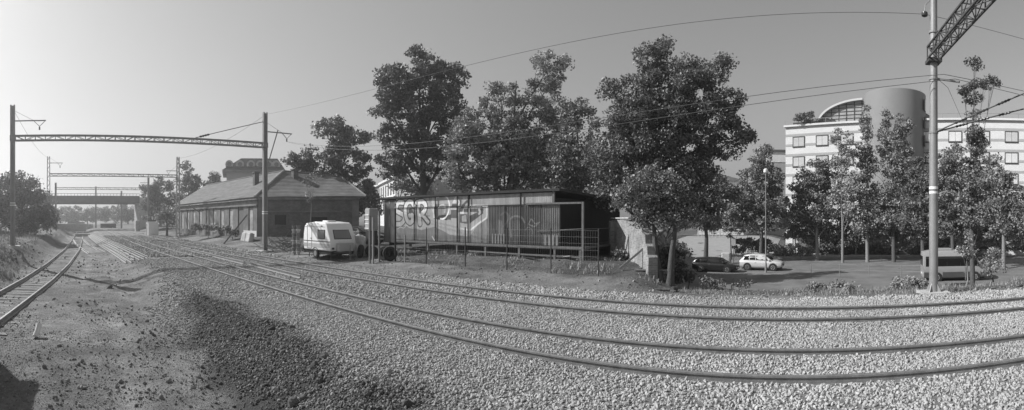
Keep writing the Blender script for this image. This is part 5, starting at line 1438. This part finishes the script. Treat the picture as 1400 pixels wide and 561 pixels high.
# side wall (in shade): window and ledges
sd = (hC-hA); sL = sd.length; sd.normalize(); sa = math.atan2(sd.y, sd.x)
sidew = empty('side_wall', HW((hA.x, hA.y, hz0)), sa, None, None); sidew.parent = t
def sb(name, m, x0, x1, o0, o1, z0, z1): mb = MB(); mb.box(x0, x1, -o1, -o0, z0, z1); return mb.build(name, m, sidew)
sb('cornice', 'plaster_grey', 0, sL, .005, .3, H-.35, H-.1); sb('wall_pier', 'plaster_grey', 0, .8, .005, .12, 0, H-.36); sb('wall_pier', 'plaster_grey', sL-.7, sL, .005, .12, 0, H-.36)
sb('string_course', 'plaster_grey', .8, sL-.7, .005, .08, 2.9, 3.05)
w_ = sb('window', 'timber', 1.6, 3.1, .005, .06, 1.5, 2.75); sb('dark_opening', 'dark_glass', 1.75, 2.95, .062, .075, 1.6, 2.65)
sb('doorway', 'timber_dark', 5.6, 7.2, .005, .05, 0, 2.4)
# roof
ov = .55
rA = hA + (-(hC-hA).normalized()*ov) + (-(hB-hA).normalized()*ov*.6); rB = hB - (hC-hA).normalized()*ov + (hB-hA).normalized()*.6
rC = hC + (hC-hA).normalized()*.4 - (hB-hA).normalized()*ov; rD = hD + (hC-hA).normalized()*.4 + (hB-hA).normalized()*.6
E_ = PP(388, 235, 53); G_ = PP(466, 243, 53); Fr = (rB+rD)/2; Fr.z = E_.z
ze = ez - .1
pts = dict(A=Vector((rA.x, rA.y, ze)), B=Vector((rB.x, rB.y, ze)), C=Vector((rC.x, rC.y, ze)), D=Vector((rD.x, rD.y, ze)), E=E_, F=Fr, G=G_)
def roof_plane(name, corners, nu, nv, sag):
    a, b, c, d = [Vector(x) for x in corners]  # eave a-b, ridge d-c
    V = []; 
    for j in range(nv+1):
        for i in range(nu+1):
            u, v = i/nu, j/nv
            p = a.lerp(b, u).lerp(d.lerp(c, u), v)
            p.z += -sag*math.sin(pi*u)*math.sin(pi*v) + .05*float(fbm(p.x*.6, p.y*.6, 12, 2)) + (.03 if j % 2 else 0)
            V.append(tuple(HW(p)))
    Fq = [(j*(nu+1)+i, j*(nu+1)+i+1, (j+1)*(nu+1)+i+1, (j+1)*(nu+1)+i) for j in range(nv) for i in range(nu)]
    mb = MB(); mb.add(V, Fq); o = mb.build(name, 'roof_tile', t)
    sm = o.modifiers.new('thickness', 'SOLIDIFY'); sm.thickness = .16; sm.offset = 0
    return o
roof1 = roof_plane('roof_slope', [pts['A'], pts['B'], pts['F'], pts['E']], 30, 14, .35)
roof_plane('roof_slope', [pts['C'], pts['A'], pts['E'], pts['G']], 24, 14, .12)
roof_plane('roof_slope', [pts['D'], pts['C'], pts['G'], pts['F']], 16, 6, .1)
mb = MB(); mb.tube([HW(pts['A'] + Vector((0, 0, .1))), HW(pts['E'] + Vector((0, 0, .12)))], .14, 8); mb.build('hip_ridge', 'plaster_light', t)
mb = MB(); mb.tube([HW(pts['C'] + Vector((0, 0, .1))), HW(pts['G'] + Vector((0, 0, .12)))], .1, 8); mb.build('hip_ridge', 'plaster_grey', t)
mb = MB(); mb.tube([HW(pts['E'] + Vector((0, 0, .1))), HW(pts['F'] + Vector((0, 0, .1)))], .1, 8); mb.tube([HW(pts['E'] + Vector((0, 0, .1))), HW(pts['G'] + Vector((0, 0, .1)))], .1, 8); mb.build('ridge', 'roof_tile', t)
mb = MB(); gA = HW(pts['B']); gD = HW(pts['D']); gF = HW(pts['F']); mb.add([gA, gD, gF], [(0, 1, 2)]); mb.build('gable', 'brick_dark', t, uv=True)
for (px, py, r, w, hh) in ((350, 240, 55, .55, 1.2), (403, 236, 52, .6, 1.1)):
    q = PP(px, py, r); qq = HW(q); mb = MB(); mb.box(qq.x-w/2, qq.x+w/2, qq.y-w/2, qq.y+w/2, qq.z-1.4, qq.z+.25); mb.box(qq.x-w/2-.08, qq.x+w/2+.08, qq.y-w/2-.08, qq.y+w/2+.08, qq.z+.25, qq.z+.4); mb.build('chimney', 'brick_dark', t, uv=True)
# planks hanging off the eaves
mb = MB(); mb.bar(HW(PP(259, 281, 60)), HW(PP(272, 290, 58)), .15, .08); mb.build('hanging_board', 'timber_dark', t)
q = P(306, 48); mb = MB(); mb.bar((0, 0, 0), (1.0, 2.2, 3.0), .13); o = mb.build('beam', 'timber'); o.location = (q.x, q.y, gz(q.x, q.y)); tag(o, 'long timber leaning against the derelict house front', 'timber')
mb = MB(); mb.box(-1.4, 1.4, -.25, .25, -.1, .85); o = mb.build('concrete_slab', 'plaster_light', bevel=.1); q = P(337, 47.2); o.location = (q.x, q.y, gz(q.x, q.y)); o.rotation_euler = (R(-14), 0, R(-5)); tag(o, 'white slab leaning before the derelict house corner', 'slab')

# yard clutter: flower pot stacks, brushwood heap, tarp, tyres, posts
for k, (px, r) in enumerate(((402, 33.5), (408, 33.2))):
    q = P(px, r); t = empty('pot_stack', (q.x, q.y, gz(q.x, q.y)), 0, ['left one of two tall stacks of pots behind the caravan', 'right one of two tall stacks of pots behind the caravan'][k], 'pots', 'stacks of pots')
    for j in range(8):
        mb = MB(); mb.lathe([(.09, 0), (.14, .19), (.17, .19), (.17, .25), (.08, .25)], 12, (random.uniform(-.02, .02), random.uniform(-.02, .02), j*.26)); mb.build('pot', 'plaster_grey' if j % 3 else 'plaster_light', t, smooth=True)
rr_ = random.Random(5)
mb = MB()
for k in range(150):
    a = rr_.uniform(0, 2*pi); rr2 = rr_.uniform(0, 1.7); z = rr_.uniform(.02, 1.0)*(1-rr2/2.1); L = rr_.uniform(.5, 1.6); d = Vector((rr_.uniform(-1, 1), rr_.uniform(-1, 1), rr_.uniform(-.3, .5))).normalized()
    p_ = Vector((rr2*math.cos(a)*1.5, rr2*math.sin(a), z)); mb.tube([p_, p_+d*L*.5+Vector((0, 0, .05)), p_+d*L], [.025, .02, .01], 4)
o = mb.build('brushwood_heap', 'bark_light'); q = P(388, 36.5); o.location = (q.x, q.y, gz(q.x, q.y)); tag(o, 'tangled heap of sticks and scrap beside the house mast', 'brushwood', kind='stuff')
bm = bmesh.new(); bmesh.ops.create_icosphere(bm, subdivisions=4, radius=1)
for v in bm.verts:
    n_ = float(fbm(v.co.x*2.2+5, v.co.y*2.2+v.co.z*1.7, 44, 4)); v.co = Vector((v.co.x*(.9+.3*n_), v.co.y*(.8+.3*n_), max(-.05, v.co.z*(.85+.45*n_)+.25)))
me = bpy.data.meshes.new('tarp_heap'); bm.to_mesh(me); bm.free()
o = link('tarp_heap', me, 'tarp'); q = P(494, 30.6); o.location = (q.x, q.y, gz(q.x, q.y)); o.scale = (1.05, 1.0, 1.25); tag(o, 'heap under a crumpled white tarpaulin right of the caravan', 'tarpaulin')
for k, (px, r, rot, lab) in enumerate(((526, 26.8, (R(78), 0, R(20)), 'large tyre standing below the shed corner'), (533, 26.6, (R(70), 0, R(50)), 'second tyre leaning beside the large one'), (493, 29.0, (R(82), 0, R(-20)), 'tyre leaning on the white tarpaulin heap'))):
    q = P(px, r); t_ = MB(); t_.lathe([(.22, -.1), (.38, -.11), (.42, -.06), (.42, .06), (.38, .11), (.22, .1), (.22, -.1)], 24); o = t_.build('tyre', 'rubber', smooth=True); o.location = (q.x, q.y, gz(q.x, q.y)+.40); o.rotation_euler = rot; tag(o, lab, 'tyre', 'old tyres in the yard')
for (px, r, hgt, w, m_n, lab) in ((505.5, 26.5, 2.7, .09, 'timber', 'dark gate post at the left of the white box'), (510, 26.3, 2.6, .1, 'timber_pale', 'pale gate post at the foot of the white box'), (518.5, 26.5, 2.9, .09, 'timber', 'dark gate post in front of the white box'), (540.5, 26.4, 3.0, .08, 'timber_dark', 'slim dark post at the left shed corner'), (553.5, 25.4, 1.5, .06, 'timber_pale', 'short pale stake before the shed boards')):
    q = P(px, r); mb = MB(); mb.box(-w/2, w/2, -w/2, w/2, -.2, hgt); o = mb.build('post', m_n, bevel=.01); o.location = (q.x, q.y, gz(q.x, q.y)); tag(o, lab, 'post', 'posts in the yard')
q = P(512, 29.5); t = empty('box_trailer', (q.x, q.y, gz(q.x, q.y)), R(-18), 'old white box trailer standing left of the shed', 'trailer')
mb = MB(); mb.box(-.42, .42, -.5, .1, 1.62, 3.0); bx = mb.build('box', 'panel_light', t, bevel=.06)
for k in range(4):
    mb = MB(); mb.box(-.38, .38, -.53, -.49, 1.72+k*.28, 1.77+k*.28); mb.build('slat', 'caravan_white', bx)
mb = MB(); mb.box(-.4, .4, -.45, .05, .75, 1.60); mb.build('chassis', 'black_plastic', t)
for sx_ in (-1, 1):
    mb = MB(); mb.lathe([(.15, -.08), (.3, -.08), (.32, 0), (.3, .08), (.15, .08)], 20, (sx_*.34, -.2, .32), 'x'); mb.build('wheel', 'rubber', t, smooth=True)
rr_ = random.Random(9)
for k, (px, lab) in enumerate(((572, 'scrap board on the dirt below the first painted letters'), (604, 'scrap board on the dirt below the painted ring'), (641, 'scrap board on the dirt below the painted arrow'), (682, 'scrap board below the left group of pale slats'), (725, 'scrap board between the two groups of pale slats'), (772, 'scrap board below the open porch of the shed'))):
    q = P(px, 20.0/math.cos(phi(px)) - rr_.uniform(-.5, .9)); L = rr_.uniform(.7, 1.6); mb = MB(); mb.bar((-L/2, 0, .05), (L/2, 0, .05+rr_.uniform(0, .2)), rr_.uniform(.1, .24), .05)
    o = mb.build('scrap_board', ['timber', 'timber_dark', 'timber_pale'][k % 3]); o.location = (q.x, q.y, gz(q.x, q.y)); o.rotation_euler = (0, 0, rr_.uniform(-.7, .7)); tag(o, lab, 'board', 'scrap boards under the shed')

# ------------------------------------------------------------------ far buildings
q = P(347, 112); t = empty('mansard_house', (q.x, q.y, 0), TURN - (347-700)/F + R(3), 'big house with dark mansard roof and round dormers', 'house')
k112 = 112/F; hw_ = 43*k112; zE = Zp(235.5, 112); zT = Zp(215, 112)
mb = MB(); mb.box(-hw_+1, hw_-1, 0, 14, 0, zE); mb.build('wall', 'plaster_far', t)
mb = MB(); mb.box(-hw_, hw_, -.8, 14.8, zE, zE+.5); mb.build('cornice', 'plaster_grey', t)
zt2 = zT
mb = MB(); mb.add([(-hw_, -.6, zE+.5), (hw_, -.6, zE+.5), (hw_, 14, zE+.5), (-hw_, 14, zE+.5), (-hw_+4.6, 2.2, zt2), (hw_-1.6, 2.2, zt2), (hw_-1.6, 12, zt2), (-hw_+4.6, 12, zt2)], [(0,3,2,1),(4,5,6,7),(0,1,5,4),(1,2,6,5),(2,3,7,6),(3,0,4,7)]); rf = mb.build('roof', 'roof_far', t)
for px in (313.5, 328, 343, 355.5, 367, 377.5):
    xx = (px-347)*k112; mb = MB(); zc = zE+1.75
    arc_ = [(xx+.95*math.cos(u), zc+1.0*math.sin(u)) for u in np.linspace(-.5, pi+.5, 12)]
    mb.prism(arc_, -1.0, 1.6, 'xz'); dm = mb.build('dormer', 'plaster_far', rf)
    mb = MB(); mb.lathe([(.02, 0), (.55, 0), (.55, .05), (.02, .05)], 14, (xx, -1.06, zc), 'y'); mb.build('window', 'far_pane', dm)
# apartment terrace
q0 = P(541, 96); q1 = P(500, 150)
d_ = (q1-q0); L_ = d_.length; d_.normalize(); a_ = math.atan2(d_.y, d_.x)
t = empty('apartment_house', (q0.x, q0.y, 0), a_, 'pale apartment terrace with tall windows above the shed roof', 'building')
zt = Zp(241, 96); 
sg = 1 if (Matrix.Rotation(a_, 3, 'Z') @ Vector((0, 1, 0))).dot(-q0) > 0 else -1
def ab(name, m, x0, x1, o0, o1, z0, z1, par=None): mb = MB(); mb.box(x0, x1, min(sg*o0, sg*o1), max(sg*o0, sg*o1), z0, z1); return mb.build(name, m, par or t)
ab('wall', 'plaster_far', 0, L_, -10, 0, 0, zt); ab('wall_front', 'plaster_white', .02, L_*.42, .0, .06, 0, zt-.3); ab('cornice', 'plaster_white', -.3, L_, 0, .6, zt-.3, zt+.2); ab('string_course', 'plaster_white', -.2, L_, 0, .5, zt-4.5, zt-4.0)
for k in range(14):
    xx = 1.2 + k*3.6
    if xx > L_-2: break
    for zz in (zt-2.3, zt-6.3):
        w_ = ab('window', 'frame_dark', xx, xx+1.5, .06, .12, zz-1.3, zz+1.3); ab('pane', 'far_pane', xx+.15, xx+1.35, .12, .15, zz-1.15, zz+1.15, w_)
mb = MB(); mb.prism([(sg*.5, zt+.2), (-sg*10, zt+.2), (-sg*5, zt+2.6)], 8, L_, 'yz'); mb.build('roof', 'roof_far', t)
for k in range(5):
    ab('chimney', 'brick_dark', 12+k*5, 13.2+k*5, -4.5, -3.3, zt+1, zt+4.2)
q2 = P(575, 84); d2 = (q2-q0)
mb = MB(); pk = Vector(((q0+q2)/2)); 
t2 = empty('gable_house', (q0.x, q0.y, 0), math.atan2(d2.y, d2.x), 'grey windowless gable wall right of the apartment terrace', 'building')
L2 = d2.length; zg = Zp(243, 90); zp_ = Zp(222, 90)
mb = MB(); mb.prism([(0, 0), (L2+3, 0), (L2+3, zg-1), (L2*.55, zp_), (0, zg+.8)], .1, 9, 'xz'); mb.build('wall', 'plaster_far', t2)
mb = MB(); mb.bar((0, .0, zg+.9), (L2*.55, 0, zp_+.1), .3, .2); mb.bar((L2*.55, 0, zp_+.1), (L2+3, 0, zg-.9), .3, .2); mb.build('verge', 'roof_far', t2)

# ------------------------------------------------------------------ steel bridge and things under it
BX = -122
t = empty('girder_bridge', (BX, 0, 0), 0, 'long riveted steel girder bridge crossing over the tracks', 'bridge')
y0, y1 = -45, 20.2; zb0 = Zp(278, 122); zb1 = Zp(264.5, 122)
mb = MB(); mb.box(-.2, .2, y0, y1, zb0, zb0+.25); mb.box(-.25, .25, y0, y1, zb0+1.75, zb0+1.95); mb.box(-.08, .08, y0, y1, zb0+.2, zb0+1.8); gd = mb.build('girder', 'bridge_steel', t)
nst = 38
for k in range(nst+1):
    yy_ = y0 + (y1-y0)*k/nst
    mb = MB(); mb.box(.1, .22, yy_-.06, yy_+.06, zb0+.2, zb0+1.78); mb.build('stiffener', 'bridge_steel', gd)
mb = MB(); mb.box(-9, -.21, y0, y1, zb0+.9, zb0+1.3); mb.build('deck', 'bridge_steel', t)
mb = MB(); mb.box(-9.2, -8.8, y0, y1, zb0, zb0+1.95); mb.build('girder', 'bridge_steel', t)
mb = MB(); mb.box(-.05, .05, y0, y1, zb1-.1, zb1)
for k in range(nst*2+1):
    yy_ = y0 + (y1-y0)*k/(nst*2); mb.box(-.04, .04, yy_-.04, yy_+.04, zb0+1.9, zb1-.05)
mb.build('parapet_railing', 'bridge_steel', t)
mb = MB(); mb.box(-9, .4, y1, y1+6, -1, zb0+1.6); mb.build('abutment', 'concrete', t)
mb = MB(); mb.box(-9, .4, -12, -10.5, -1, zb0-.02); mb.build('pier', 'concrete', t)
q = P(208, 76); t = empty('signal_hut', (q.x, q.y, gz(q.x, q.y)), R(0), 'small concrete hut with one white wall by the line', 'hut')
mb = MB(); mb.box(-1.2, 1.2, -.8, .8, -.1, 2.35); mb.build('wall', 'concrete', t)
mb = MB(); mb.box(-1.3, 1.3, -.9, .9, 2.35, 2.5); mb.build('roof', 'roof_far', t)
mb = MB(); mb.box(-.9, -.2, -.83, -.78, 0, 1.9); mb.build('door', 'mast_steel', t)
mb = MB(); mb.box(1.2, 1.23, -.78, .78, 0, 2.3); mb.build('white_panel', 'white_paint', t)
for (px, py, w, hh, m_n, lab, r) in ((75, 304, 14, 1.1, 'concrete', 'low pale retaining wall far left of the tracks', 105), (118, 316.5, 4.2, .5, 'concrete', 'low pale slab across the end of the siding', 88), (121, 302, 3, 1.6, 'plaster_light', 'pale crate stack far down the line', 150), (104, 301, 6, 2.4, 'timber', 'grey wagon body far under the bridge', 165), (148, 303, 5, 1.4, 'timber_dark', 'dark flat wagon far under the bridge', 150), (188, 300, 1.0, 2.4, 'plaster_light', 'pale relay cabinet near the bridge foot', 105)):
    q = P(px, r); mb = MB(); mb.box(-.6, .6, -w/2, w/2, -.6, hh); o = mb.build('far_' + m_n.split('_')[0] + '_block' if False else ('retaining_wall' if 'wall' in lab else 'slab' if 'slab' in lab else 'crate' if 'crate' in lab else 'wagon' if 'wagon' in lab else 'cabinet'), m_n, bevel=.05)
    o.location = (q.x, q.y, gz(q.x, q.y)); tag(o, lab, lab.split(' ')[2] if False else ('wall' if 'wall' in lab else 'slab' if 'slab' in lab else 'crate' if 'crate' in lab else 'wagon' if 'wagon' in lab else 'cabinet'))
# unseen hut added behind the camera's left shoulder to cast the corner shadow
t = empty('shadow_hut', (-11.6, -5.1, -.4), 0, 'unseen brick hut added outside the left edge to cast the corner shadow', 'hut')
mb = MB(); mb.box(-1.4, 1.4, -2.4, 2.3, -.3, 3.4); mb.build('wall', 'brick_dark', t, uv=True)
mb = MB(); mb.box(-1.6, 1.6, -2.6, 2.5, 3.4, 3.55); mb.build('roof', 'roof_felt', t)
mb = MB(); mb.box(1.4, 1.44, -.6, .4, -.05, 2.0); mb.build('door', 'timber_dark', t)
# low distant town skyline and woods to close the horizon
far = MB(); rr_ = random.Random(3)

# ------------------------------------------------------------------ haze
hz = MB(); hz.box(-420, 160, -160, 300, -4.6, 27.5)
hm = bpy.data.materials.new('haze_air'); hm.use_nodes = True
nt = hm.node_tree; nt.nodes.clear()
pv = nt.nodes.new('ShaderNodeVolumePrincipled'); ou = nt.nodes.new('ShaderNodeOutputMaterial')
pv.inputs['Color'].default_value = (.95, .95, .95, 1); pv.inputs['Density'].default_value = .0015; pv.inputs['Anisotropy'].default_value = .7
nt.links.new(pv.outputs[0], ou.inputs['Volume'])
o = hz.build('haze', hm); tag(o, 'thin sunlit summer haze filling the air', 'haze', kind='stuff')
